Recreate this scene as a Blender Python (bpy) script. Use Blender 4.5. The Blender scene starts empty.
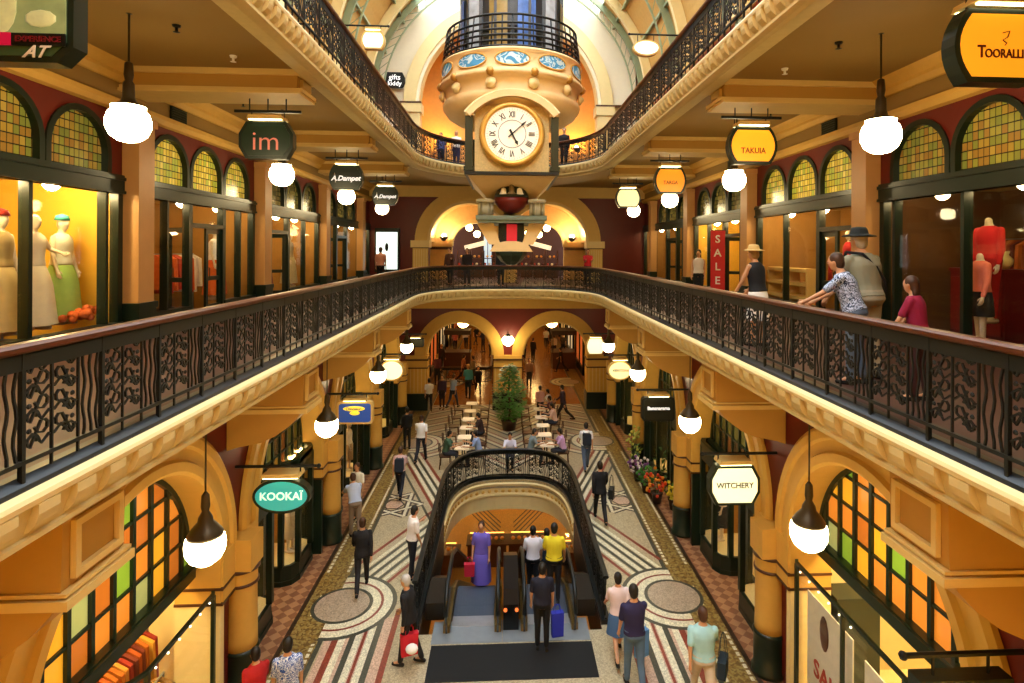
import bpy, math, random
from mathutils import Vector, Matrix, Quaternion
R = math.radians; PI = math.pi
random.seed(7)
sc = bpy.context.scene
COL = sc.collection

# ------------------------------------------------------------------ helpers
class MB:
    def __init__(s): s.v = []; s.f = []; s.m = []
    def add(s, vs, fs, mi=0):
        b = len(s.v); s.v += [tuple(v) for v in vs]
        for f in fs: s.f.append(tuple(b+i for i in f)); s.m.append(mi)
        return s
    def box(s, x0, x1, y0, y1, z0, z1, mi=0):
        if x0 > x1: x0, x1 = x1, x0
        if y0 > y1: y0, y1 = y1, y0
        if z0 > z1: z0, z1 = z1, z0
        vs = [(x, y, z) for z in (z0, z1) for y in (y0, y1) for x in (x0, x1)]
        return s.add(vs, [(0,2,3,1),(4,5,7,6),(0,1,5,4),(2,6,7,3),(0,4,6,2),(1,3,7,5)], mi)
    def quad(s, a, b, c, d, mi=0): return s.add([a,b,c,d], [(0,1,2,3)], mi)
    def prism(s, poly, ax, a0, a1, mi=0, caps=True):
        """poly: 2D points; ax: axis of extrusion (0: poly=(y,z), 1: poly=(x,z), 2: poly=(x,y))"""
        n = len(poly)
        def P(p, a):
            return {0:(a,p[0],p[1]), 1:(p[0],a,p[1]), 2:(p[0],p[1],a)}[ax]
        vs = [P(p,a0) for p in poly]+[P(p,a1) for p in poly]
        fs = [(i,(i+1)%n,n+(i+1)%n,n+i) for i in range(n)]
        if caps: fs += [tuple(range(n))[::-1], tuple(range(n,2*n))]
        return s.add(vs, fs, mi)
    def tube(s, pts, r, n=6, mi=0, closed=False, caps=True):
        pts = [Vector(p) for p in pts]; m = len(pts)
        rs = r if isinstance(r, (list,tuple)) else [r]*m
        vs = []; prev = None
        for i, p in enumerate(pts):
            if closed: t = (pts[(i+1)%m]-pts[i-1])
            else: t = pts[min(i+1,m-1)]-pts[max(i-1,0)]
            t = t.normalized() if t.length > 1e-9 else Vector((0,0,1))
            if prev is None:
                up = Vector((0,0,1)) if abs(t.z) < .9 else Vector((1,0,0))
                u = t.cross(up).normalized()
            else:
                u = prev - t*prev.dot(t)
                u = u.normalized() if u.length > 1e-6 else t.orthogonal().normalized()
            prev = u; w = t.cross(u)
            for k in range(n):
                a = 2*PI*(k+.5)/n
                vs.append(p+(u*math.cos(a)+w*math.sin(a))*rs[i])
        fs = []
        for i in range(m if closed else m-1):
            j = (i+1)%m
            for k in range(n):
                fs.append((i*n+k, i*n+(k+1)%n, j*n+(k+1)%n, j*n+k))
        if caps and not closed: fs += [tuple(range(n))[::-1], tuple(range((m-1)*n, m*n))]
        return s.add(vs, fs, mi)
    def lathe(s, prof, c=(0,0,0), n=24, mi=0, ax=2, sy=1.0, ring=False):
        """prof: (r, h) list"""
        vs = []; m = len(prof)
        for r, h in prof:
            for k in range(n):
                a = 2*PI*k/n; x, y = r*math.cos(a), r*math.sin(a)*sy
                p = {2:(x,y,h), 1:(x,h,y), 0:(h,x,y)}[ax]
                vs.append((p[0]+c[0], p[1]+c[1], p[2]+c[2]))
        fs = [(i*n+k, i*n+(k+1)%n, (i+1)%m*n+(k+1)%n, (i+1)%m*n+k) for i in range(m if ring else m-1) for k in range(n)]
        if not ring: fs += [tuple(range(n))[::-1], tuple(range((m-1)*n, m*n))]
        return s.add(vs, fs, mi)
    def ball(s, c, rx, ry=None, rz=None, n=12, mi=0):
        ry = rx if ry is None else ry; rz = rx if rz is None else rz
        m = max(4, n//2); vs = [(c[0],c[1],c[2]-rz)]
        for i in range(1, m):
            t = -PI/2+PI*i/m
            for k in range(n):
                a = 2*PI*k/n
                vs.append((c[0]+rx*math.cos(t)*math.cos(a), c[1]+ry*math.cos(t)*math.sin(a), c[2]+rz*math.sin(t)))
        vs.append((c[0],c[1],c[2]+rz)); e = len(vs)-1
        fs = [(0, 1+(k+1)%n, 1+k) for k in range(n)]
        for i in range(m-2):
            for k in range(n):
                a = 1+i*n; fs.append((a+k, a+(k+1)%n, a+n+(k+1)%n, a+n+k))
        a = 1+(m-2)*n
        fs += [(a+k, a+(k+1)%n, e) for k in range(n)]
        return s.add(vs, fs, mi)
    def sweep(s, path, prof, mi=0, z0=0., closed=False, sign=1, caps=True):
        """path: 2D (x,y) points, prof: (d,z) closed section, d measured to the left of the path * sign"""
        m = len(path); n = len(prof); vs = []
        for i in range(m):
            a = Vector(path[i-1 if (closed or i) else 0]); b = Vector(path[i]); c = Vector(path[(i+1)%m if closed else min(i+1,m-1)])
            d1 = (b-a); d2 = (c-b)
            d1 = d1.normalized() if d1.length > 1e-9 else d2.normalized()
            d2 = d2.normalized() if d2.length > 1e-9 else d1
            n1 = Vector((-d1.y,d1.x)); n2 = Vector((-d2.y,d2.x)); nn = (n1+n2).normalized()
            k = 1/max(.5, nn.dot(n1))
            for d, z in prof:
                q = b+nn*(d*k*sign); vs.append((q.x,q.y,z+z0))
        fs = []
        for i in range(m if closed else m-1):
            j = (i+1)%m
            for k in range(n): fs.append((i*n+k, i*n+(k+1)%n, j*n+(k+1)%n, j*n+k))
        if caps and not closed: fs += [tuple(range(n))[::-1], tuple(range((m-1)*n, m*n))]
        return s.add(vs, fs, mi)
    def merge(s, o, M=None):
        vs = [M@Vector(v) for v in o.v] if M is not None else o.v
        b = len(s.v); s.v += [tuple(v) for v in vs]
        for f, m in zip(o.f, o.m): s.f.append(tuple(b+i for i in f)); s.m.append(m)
        return s
    def mesh(s, name, mats, smooth=False):
        me = bpy.data.meshes.new(name); me.from_pydata(s.v, [], s.f)
        for m in (mats if isinstance(mats,(list,tuple)) else [mats]): me.materials.append(m)
        me.polygons.foreach_set('material_index', s.m)
        import bmesh
        bm = bmesh.new(); bm.from_mesh(me); bmesh.ops.recalc_face_normals(bm, faces=bm.faces); bm.to_mesh(me); bm.free()
        if smooth: me.shade_smooth()
        me.update(); return me
    def build(s, name, mats, parent=None, smooth=False, loc=None):
        o = bpy.data.objects.new(name, s.mesh(name, mats, smooth)); COL.objects.link(o)
        if parent is not None: o.parent = parent
        if loc is not None: o.location = loc
        return o

def tag(o, label=None, cat=None, group=None, kind=None):
    if label: o['label'] = label
    if cat: o['category'] = cat
    if group: o['group'] = group
    if kind: o['kind'] = kind
    return o
def thing(name, label, cat, loc=(0,0,0), rz=0., group=None):
    o = bpy.data.objects.new(name, None); COL.objects.link(o); o.empty_display_size = .1
    o.location = loc; o.rotation_euler = (0,0,rz)
    return tag(o, label, cat, group)
def inst(me, name, parent=None, M=None):
    o = bpy.data.objects.new(name, me); COL.objects.link(o)
    if parent is not None: o.parent = parent
    if M is not None: o.matrix_basis = M
    return o
def struct(name, mb, mats, parent=None, smooth=False):
    o = mb.build(name, mats, parent, smooth)
    if parent is None: o['kind'] = 'structure'
    return o
_n = {}
def num(k): _n[k] = _n.get(k,0)+1; return '%s_%d' % (k, _n[k])
def copy_tree(o, parent=None):
    c = o.copy(); COL.objects.link(c); c.parent = parent
    for ch in list(kids.get(o.name, [])): copy_tree(ch, c)
    return c
kids = {}
def index_kids():
    kids.clear()
    for o in COL.objects:
        if o.parent: kids.setdefault(o.parent.name, []).append(o)

# ---------------------------------------------------------------- materials
MATS = {}
def srgb(c):
    if isinstance(c, str): c = [int(c[i:i+2],16)/255 for i in (0,2,4)]
    return tuple(((x+.055)/1.055)**2.4 if x > .04045 else x/12.92 for x in c)+(1.,)
def mat(name, c, rough=.6, metal=0., var=.12, scale=6., spec=.4, bump=0., emit=None, es=0.):
    if name in MATS: return MATS[name]
    m = bpy.data.materials.new(name); m.use_nodes = True; nt = m.node_tree; b = nt.nodes['Principled BSDF']
    col = srgb(c)
    b.inputs['Roughness'].default_value = rough; b.inputs['Metallic'].default_value = metal
    b.inputs['Specular IOR Level'].default_value = spec
    tc = nt.nodes.new('ShaderNodeTexCoord'); nz = nt.nodes.new('ShaderNodeTexNoise')
    nz.inputs['Scale'].default_value = scale; nz.inputs['Detail'].default_value = 3
    nt.links.new(tc.outputs['Object'], nz.inputs['Vector'])
    mx = nt.nodes.new('ShaderNodeMix'); mx.data_type = 'RGBA'
    mx.inputs['A'].default_value = tuple(x*(1-var) for x in col[:3])+(1,)
    mx.inputs['B'].default_value = tuple(min(1,x*(1+var)) for x in col[:3])+(1,)
    nt.links.new(nz.outputs['Fac'], mx.inputs['Factor']); nt.links.new(mx.outputs['Result'], b.inputs['Base Color'])
    if bump:
        bp = nt.nodes.new('ShaderNodeBump'); bp.inputs['Strength'].default_value = bump; bp.inputs['Distance'].default_value = .02
        nt.links.new(nz.outputs['Fac'], bp.inputs['Height']); nt.links.new(bp.outputs['Normal'], b.inputs['Normal'])
    if emit is not None:
        b.inputs['Emission Color'].default_value = srgb(emit); b.inputs['Emission Strength'].default_value = es
    MATS[name] = m; return m
def checker(name, c1, c2, scale, rough=.4, rot=0., spec=.4, third=None):
    m = mat(name, c1, rough, spec=spec); nt = m.node_tree; b = nt.nodes['Principled BSDF']
    tc = nt.nodes.new('ShaderNodeTexCoord'); mp = nt.nodes.new('ShaderNodeMapping'); ck = nt.nodes.new('ShaderNodeTexChecker')
    mp.inputs['Rotation'].default_value = (0,0,rot); mp.inputs['Location'].default_value = (.013,.017,.5/scale)
    ck.inputs['Scale'].default_value = scale
    ck.inputs['Color1'].default_value = srgb(c1); ck.inputs['Color2'].default_value = srgb(c2)
    nt.links.new(tc.outputs['Object'], mp.inputs['Vector']); nt.links.new(mp.outputs['Vector'], ck.inputs['Vector'])
    nt.links.new(ck.outputs['Color'], b.inputs['Base Color'])
    if third:
        vo = nt.nodes.new('ShaderNodeTexVoronoi'); vo.inputs['Scale'].default_value = scale*2.6
        nt.links.new(mp.outputs['Vector'], vo.inputs['Vector'])
        rp = nt.nodes.new('ShaderNodeValToRGB'); rp.color_ramp.interpolation = 'CONSTANT'
        rp.color_ramp.elements[0].color = (0,0,0,1); rp.color_ramp.elements[1].position = .62; rp.color_ramp.elements[1].color = (1,1,1,1)
        sp = nt.nodes.new('ShaderNodeSeparateColor'); nt.links.new(vo.outputs['Color'], sp.inputs['Color']); nt.links.new(sp.outputs['Red'], rp.inputs['Fac'])
        mx = nt.nodes.new('ShaderNodeMix'); mx.data_type = 'RGBA'; mx.inputs['B'].default_value = srgb(third)
        nt.links.new(rp.outputs['Color'], mx.inputs['Factor']); nt.links.new(ck.outputs['Color'], mx.inputs['A']); nt.links.new(mx.outputs['Result'], b.inputs['Base Color'])
    return m
def tess(name, c, rough=.35, scale=45., var=.3):
    """small mosaic tesserae: a voronoi cell tint"""
    m = mat(name, c, rough, var=.06, scale=2.); nt = m.node_tree; b = nt.nodes['Principled BSDF']
    tc = nt.nodes.new('ShaderNodeTexCoord'); vo = nt.nodes.new('ShaderNodeTexVoronoi'); vo.inputs['Scale'].default_value = scale
    nt.links.new(tc.outputs['Object'], vo.inputs['Vector'])
    col = srgb(c); mx = nt.nodes.new('ShaderNodeMix'); mx.data_type = 'RGBA'
    mx.inputs['A'].default_value = tuple(x*(1-var) for x in col[:3])+(1,); mx.inputs['B'].default_value = tuple(min(1,x*(1+var)) for x in col[:3])+(1,)
    sp = nt.nodes.new('ShaderNodeSeparateColor'); nt.links.new(vo.outputs['Color'], sp.inputs['Color'])
    nt.links.new(sp.outputs['Green'], mx.inputs['Factor']); nt.links.new(mx.outputs['Result'], b.inputs['Base Color'])
    return m
def pattern(name, c1, c2, scale=8., dist=2., thr=.5):
    m = mat(name, c1, .8); nt = m.node_tree; b = nt.nodes['Principled BSDF']
    tc = nt.nodes.new('ShaderNodeTexCoord'); nz = nt.nodes.new('ShaderNodeTexNoise'); nz.inputs['Scale'].default_value = scale; nz.inputs['Distortion'].default_value = dist
    nt.links.new(tc.outputs['Object'], nz.inputs['Vector']); rp = nt.nodes.new('ShaderNodeValToRGB'); rp.color_ramp.interpolation = 'CONSTANT'
    e = rp.color_ramp.elements; e[0].color = srgb(c1); e[1].position = thr; e[1].color = srgb(c2)
    q = e.new(thr+.08); q.color = srgb(c1)
    q = e.new(thr-.14); q.color = srgb(c2); q = e.new(thr-.08); q.color = srgb(c1)
    nt.links.new(nz.outputs['Fac'], rp.inputs['Fac']); nt.links.new(rp.outputs['Color'], b.inputs['Base Color']); return m
def lightmat(name, c, s):
    if name in MATS: return MATS[name]
    m = bpy.data.materials.new(name); m.use_nodes = True; nt = m.node_tree; nt.nodes.clear()
    e = nt.nodes.new('ShaderNodeEmission'); o = nt.nodes.new('ShaderNodeOutputMaterial')
    e.inputs['Color'].default_value = srgb(c); e.inputs['Strength'].default_value = s
    nt.links.new(e.outputs[0], o.inputs[0]); MATS[name] = m; return m
def glassmat(name, tint=(1,1,1), refl=.12):
    m = bpy.data.materials.new(name); m.use_nodes = True; nt = m.node_tree; nt.nodes.clear()
    t = nt.nodes.new('ShaderNodeBsdfTransparent'); g = nt.nodes.new('ShaderNodeBsdfGlossy'); x = nt.nodes.new('ShaderNodeMixShader'); o = nt.nodes.new('ShaderNodeOutputMaterial')
    lw = nt.nodes.new('ShaderNodeLayerWeight'); lw.inputs['Blend'].default_value = .3
    pw = nt.nodes.new('ShaderNodeMath'); pw.operation = 'POWER'; pw.inputs[1].default_value = 4.; nt.links.new(lw.outputs['Facing'], pw.inputs[0])
    f = nt.nodes.new('ShaderNodeMath'); f.operation = 'MULTIPLY_ADD'; f.inputs[1].default_value = .3; f.inputs[2].default_value = .03; nt.links.new(pw.outputs[0], f.inputs[0])
    t.inputs['Color'].default_value = tuple(tint)+(1,); g.inputs['Roughness'].default_value = .03
    nt.links.new(f.outputs[0], x.inputs[0]); nt.links.new(t.outputs[0], x.inputs[1]); nt.links.new(g.outputs[0], x.inputs[2]); nt.links.new(x.outputs[0], o.inputs[0])
    MATS[name] = m; return m
def leaded(name, cols, scale, es, lead=.06):
    """stained glass of small squares with random tints, glowing by itself as if backlit"""
    m = bpy.data.materials.new(name); m.use_nodes = True; nt = m.node_tree; b = nt.nodes['Principled BSDF']
    tc = nt.nodes.new('ShaderNodeTexCoord'); mp = nt.nodes.new('ShaderNodeMapping'); mp.inputs['Scale'].default_value = (0,scale,scale*.75)
    nt.links.new(tc.outputs['Object'], mp.inputs['Vector'])
    fl = nt.nodes.new('ShaderNodeVectorMath'); fl.operation = 'FLOOR'; fr = nt.nodes.new('ShaderNodeVectorMath'); fr.operation = 'FRACTION'
    nt.links.new(mp.outputs[0], fl.inputs[0]); nt.links.new(mp.outputs[0], fr.inputs[0])
    wn = nt.nodes.new('ShaderNodeTexWhiteNoise'); wn.noise_dimensions = '3D'; nt.links.new(fl.outputs[0], wn.inputs['Vector'])
    rp = nt.nodes.new('ShaderNodeValToRGB'); rp.color_ramp.interpolation = 'CONSTANT'
    els = rp.color_ramp.elements
    while len(els) < len(cols): els.new(.5)
    for i, c in enumerate(cols): els[i].position = i/len(cols); els[i].color = srgb(c)
    nt.links.new(wn.outputs['Value'], rp.inputs['Fac'])
    sx = nt.nodes.new('ShaderNodeSeparateXYZ'); nt.links.new(fr.outputs[0], sx.inputs[0])
    mn = nt.nodes.new('ShaderNodeMath'); mn.operation = 'MINIMUM'; nt.links.new(sx.outputs['Y'], mn.inputs[0]); nt.links.new(sx.outputs['Z'], mn.inputs[1])
    gt = nt.nodes.new('ShaderNodeMath'); gt.operation = 'GREATER_THAN'; gt.inputs[1].default_value = lead*2; nt.links.new(mn.outputs[0], gt.inputs[0])
    mx = nt.nodes.new('ShaderNodeMix'); mx.data_type = 'RGBA'; mx.inputs['A'].default_value = (.01,.012,.008,1)
    nt.links.new(gt.outputs[0], mx.inputs['Factor']); nt.links.new(rp.outputs['Color'], mx.inputs['B'])
    nt.links.new(mx.outputs['Result'], b.inputs['Base Color']); nt.links.new(mx.outputs['Result'], b.inputs['Emission Color'])
    b.inputs['Emission Strength'].default_value = es; b.inputs['Roughness'].default_value = .2  # emission in the panes stands in for light from behind
    MATS[name] = m; return m

CREAM = mat('cream_plaster', 'dcbb70', .6, var=.06, bump=.05)
GOLD = mat('ochre_plaster', 'd2a54e', .6, var=.08, bump=.05)
OCHRE = mat('ceiling_ochre', '8f6f36', .7, var=.05, scale=2.)
BEAMC = mat('beam_ochre', 'b58739', .6, var=.05)
NOSE = mat('gilded_nosing', 'e6cf94', .35, var=.05)
FRIEZE = mat('frieze_plaster', 'cdb578', .6, var=.1, scale=9., bump=.1)
PINK = mat('pilaster_pink', 'c9975c', .5, var=.05)
RED = mat('oxblood_paint', '661a10', .45, var=.1)
REDL = mat('terracotta_red_paint', 'a8362a', .5, var=.1)
GREEN = mat('dark_green_paint', '15231a', .3, var=.15)
BLACK = mat('black_iron', '0e1416', .4, metal=.1, var=.1)
RAILW = mat('handrail_timber', '5c3420', .3, var=.25, scale=14.)
KERB = mat('slate_kerb', '1c2228', .35, var=.15)
STONE = mat('pale_stone', 'e9dcc0', .6, var=.05, bump=.05)
MARBLE = mat('clock_stone', 'c9ad72', .5, var=.3, scale=22.)
DGLASS = glassmat('clear_glass')
WHITE = mat('white_enamel', 'f2efe6', .4, var=.03)
BROWN = mat('brown_timber', '4a2a17', .4, var=.25, scale=12.)
TAN = mat('shop_wall_yellow', 'e6b53c', .7, var=.06)
PALE = mat('shop_wall_cream', 'e8d49a', .7, var=.05)
STEEL = mat('brushed_steel', '9aa3a8', .3, metal=.9, var=.1)
GLOBE = lightmat('lamp_globe_glow', (1,.91,.69), 31.)
GLOBEF = lightmat('shop_lamp_glow', (1,.84,.55), 9.)
BRASS = mat('lamp_bronze', '4b4130', .4, metal=.5, var=.2)
GALL = mat('gallery_tiles', '46261d', .5, var=.2, scale=5.)

YC = [5.45, 10.95, 16.4, 21.85, 27.3]      # column lines
YM = [8.22, 13.67, 19.12, 24.58]           # bay middles
L1, L2 = 6.45, 11.58
YEND = 29.6
# ------------------------------------------------------------- gallery edge
def edge_path(n=2.6, x0=3.35, y0=20.4, b=4.15, ys=1.0, K=22):
    pts = [(-x0, ys), (-x0, y0)]
    for i in range(1, K):
        t = PI/2*(1-i/K); c, s = math.cos(t), math.sin(t)
        pts.append((-x0*abs(s)**(2/n), y0+b*abs(c)**(2/n)))
    pts.append((0, y0+b))
    return pts + [(-x, y) for x, y in pts[::-1][1:]]
def resample(path, step):
    out = []; acc = 0; nxt = 0
    for a, b in zip(path, path[1:]):
        a, b = Vector(a), Vector(b); L = (b-a).length
        while nxt <= acc+L+1e-9:
            p = a+(b-a)*((nxt-acc)/max(L,1e-9)); d = (b-a).normalized(); out.append((p.x,p.y,math.atan2(d.y,d.x))); nxt += step
        acc += L
    return out
EDGE1 = edge_path(2.6); EDGE2 = edge_path(2.05)
# travelling (left, up, right): the void is on the right => sign -1 points to the void
def cornice(path, zt, step):
    m = MB()
    prof = [(-.30,zt+.02),(-.04,zt+.02),(0,zt-.02),(0,zt-.08),(-.035,zt-.09),(-.04,zt-.11),(-.10,zt-.31),(-.075,zt-.32),(-.075,zt-.36),(-.14,zt-.40),(-.20,zt-.42),(-.42,zt-.42),(-.42,zt-.1)]
    m.sweep(path, prof, 0, sign=-1)
    nose = [(-.05,zt+.025),(.005,zt+.0),(.018,zt-.03),(.008,zt-.07),(-.03,zt-.09)]
    m.sweep(path, nose, 1, sign=-1)
    br = MB(); w = step*.27
    br.prism([(-.11,-.30),(-.06,-.27),(-.015,-.22),(.008,-.15),(.01,-.08),(-.09,-.08)], 1, -w, w, 0)
    for x, y, a in resample(path, step):
        # local +x towards the void (right of travel)
        M = Matrix.Translation((x,y,zt)) @ Matrix.Rotation(a-PI/2, 4, 'Z')
        m.merge(br, M)
    return m
struct(num('trim'), cornice(EDGE1, 6.42, .36), [FRIEZE, NOSE])
struct(num('trim'), cornice(EDGE2, 11.55, .27), [FRIEZE, NOSE])
# kerbs under the railings
for z, P in ((L1, EDGE1), (L2, EDGE2)):
    m = MB(); m.sweep(P, [(-.05,z-.03),(-.055,z+.03),(-.12,z+.08),(-.2,z+.08),(-.2,z-.03)], 0, sign=-1)
    struct(num('trim'), m, KERB)

def slab(path, z0, z1, xw, yend):
    m = MB()
    inner = [p for p in path]
    inset = .25
    pts = [(x - (inset if x > 0 else -inset)*(-1 if abs(x) > .01 else 0), y) for x, y in inner]
    for (xa,ya),(xb,yb) in zip(pts, pts[1:]):
        if abs(xa) > 3.3 and abs(xb) > 3.3 and abs(ya-yb) > 2:
            s = -1 if xa < 0 else 1
            m.box(s*3.6, s*xw, min(ya,yb), max(ya,yb), z0, z1)
        else:
            m.prism([(xa,ya+.25),(xb,yb+.25),(xb,yend),(xa,yend)], 2, z0, z1)
    for s in (-1,1): m.box(s*3.6, s*xw, 20.4, yend, z0, z1)
    return m
struct('floor', slab(EDGE1, 6.2, L1, 7.0, YEND+7), [GALL])
struct('floor', slab(EDGE2, 11.42, L2, 7.0, YEND+4), [GALL])
struct('ceiling', slab(EDGE1, 6.03, 6.19, 5.1, YEND), [OCHRE])
struct('ceiling', slab(EDGE2, 11.3, 11.41, 7.0, YEND), [OCHRE])

# ---------------------------------------------------------------- arched wall
def arch_wall(ax, u0, u1, zb, zt, arches, a0, a1, mi=0, m=None, rev=12):
    """wall in the plane with normal axis ax (0: u=y, 1: u=x) from a0 to a1, openings (uc, r, zspring, zopen)"""
    m = m or MB()
    us = {u0, u1}
    for uc, r, zs, zo in arches:
        for k in range(rev*2+1):
            u = uc - r*math.cos(PI*k/(rev*2))
            if u0 < u < u1: us.add(round(u,5))
        us.add(uc-r); us.add(uc+r)
    us = sorted(u for u in us if u0-1e-6 <= u <= u1+1e-6)
    def low(u, side):
        best = zb; 
        for uc, r, zs, zo in arches:
            d = abs(u+side*1e-5-uc)
            if d < r: best = max(best, zs+math.sqrt(max(0,r*r-(u-uc)**2)) if d<r else zb)
        return best
    for a, b in zip(us, us[1:]):
        if b-a < 1e-5: continue
        la, lb = low(a,1), low(b,-1)
        m.prism([(a,la),(b,lb),(b,zt),(a,zt)], ax, a0, a1, mi)
        for uc, r, zs, zo in arches:
            mid = (a+b)/2
            if abs(mid-uc) < r and zo > zb+.01 : m.prism([(a,zb),(b,zb),(b,zo),(a,zo)], ax, a0, a1, mi)
    return m
def arch_ring(ax, uc, zs, prof, legs=0., n=28, mi=0, m=None, a_from=0., a_to=PI):
    """prof: closed section (radius, a) with a on the normal axis"""
    m = m or MB(); vs = []; k = len(prof)
    st = []
    if legs: st.append(('leg', 0.))
    for i in range(n+1): st.append(('arc', a_from+(a_to-a_from)*i/n))
    if legs: st.append(('leg', PI))
    for kind, t in st:
        for r, a in prof:
            u = uc+r*math.cos(t); z = zs+r*math.sin(t)-(legs if kind=='leg' else 0)
            vs.append((a,u,z) if ax == 0 else (u,a,z))
    N = len(st)
    fs = [(i*k+j, i*k+(j+1)%k, (i+1)*k+(j+1)%k, (i+1)*k+j) for i in range(N-1) for j in range(k)]
    fs += [tuple(range(k))[::-1], tuple(range((N-1)*k, N*k))]
    return m.add(vs, fs, mi)

# =========================================================== ground level
# floor with the tile pattern
F_CREAM = tess('mosaic_cream', 'a89a7c'); F_PINK = tess('mosaic_pink', 'b99b86'); F_GREY = tess('mosaic_grey', '3f4138'); F_RED = tess('mosaic_red', '7e3426')
F_WHITE = tess('mosaic_white', 'cfc8ac'); F_TERRA = checker('terracotta_checker', 'a67c5a', '84583e', 5.2, .4, R(45)); F_MUST = checker('mustard_mosaic', '80642e', '664c22', 9., .4, R(45), third='8f7c46')
F_BROWN = tess('mosaic_brown', '352419'); F_DISC = tess('mosaic_disc', 'a3917c'); F_ORANGE = tess('mosaic_far', '96622f', .18)
fm = [F_CREAM, F_PINK, F_GREY, F_RED, F_WHITE, F_TERRA, F_MUST, F_BROWN, F_DISC, F_ORANGE]
m = MB()
WX, WY0, WY1, WE = 1.95, 12.3, 17.4, 3.1     # escalator well
well = [(-WX,WY0),(-WX,WY1)] + [(-WX*math.copysign(abs(math.cos(PI*k/24))**.68, math.cos(PI*k/24)), WY1+WE*math.sin(PI*k/24)**.68) for k in range(1,24)] + [(WX,WY1),(WX,WY0)]
XW = 7.0
m.box(-XW, XW, -2, WY0, -.3, 0)
for s in (-1,1):
    pts = [p for p in well if p[0]*s >= -1e-6]
    pts.sort(key=lambda p:p[1])
    poly = [(s*XW,WY0)]+[(s*WX,WY0)]+[p for p in pts if p[1] > WY0+.01]
    if abs(poly[-1][0]) > .01: poly.append((0,WY1+WE))
    poly += [(0,WY1+WE+.2),(s*XW,WY1+WE+.2)]
    if s > 0: poly = poly[::-1]
    m.prism(poly, 2, -.3, 0)
m.box(-XW, XW, WY1+WE+.2, 62, -.3, 0)
def strip(x0,y0,x1,y1,w,mi,z=.004):
    d = Vector((x1-x0,y1-y0)); n = Vector((-d.y,d.x)).normalized()*(w/2)
    m.quad((x0-n.x,y0-n.y,z),(x1-n.x,y1-n.y,z),(x1+n.x,y1+n.y,z),(x0+n.x,y0+n.y,z),mi)
def rect(x0,x1,y0,y1,mi,z=.002): m.quad((x0,y0,z),(x1,y0,z),(x1,y1,z),(x0,y1,z),mi)
def ringf(cx,cy,r0,r1,mi,z,a0=0,a1=360,n=36):
    for k in range(n):
        a, b = R(a0+(a1-a0)*k/n), R(a0+(a1-a0)*(k+1)/n)
        P = lambda r,t:(cx+r*math.cos(t),cy+r*math.sin(t),z)
        if r0 <= 0: m.add([P(0,0),P(r1,a),P(r1,b)],[(0,1,2)],mi)
        else: m.quad(P(r0,a),P(r1,a),P(r1,b),P(r0,b),mi)
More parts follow.
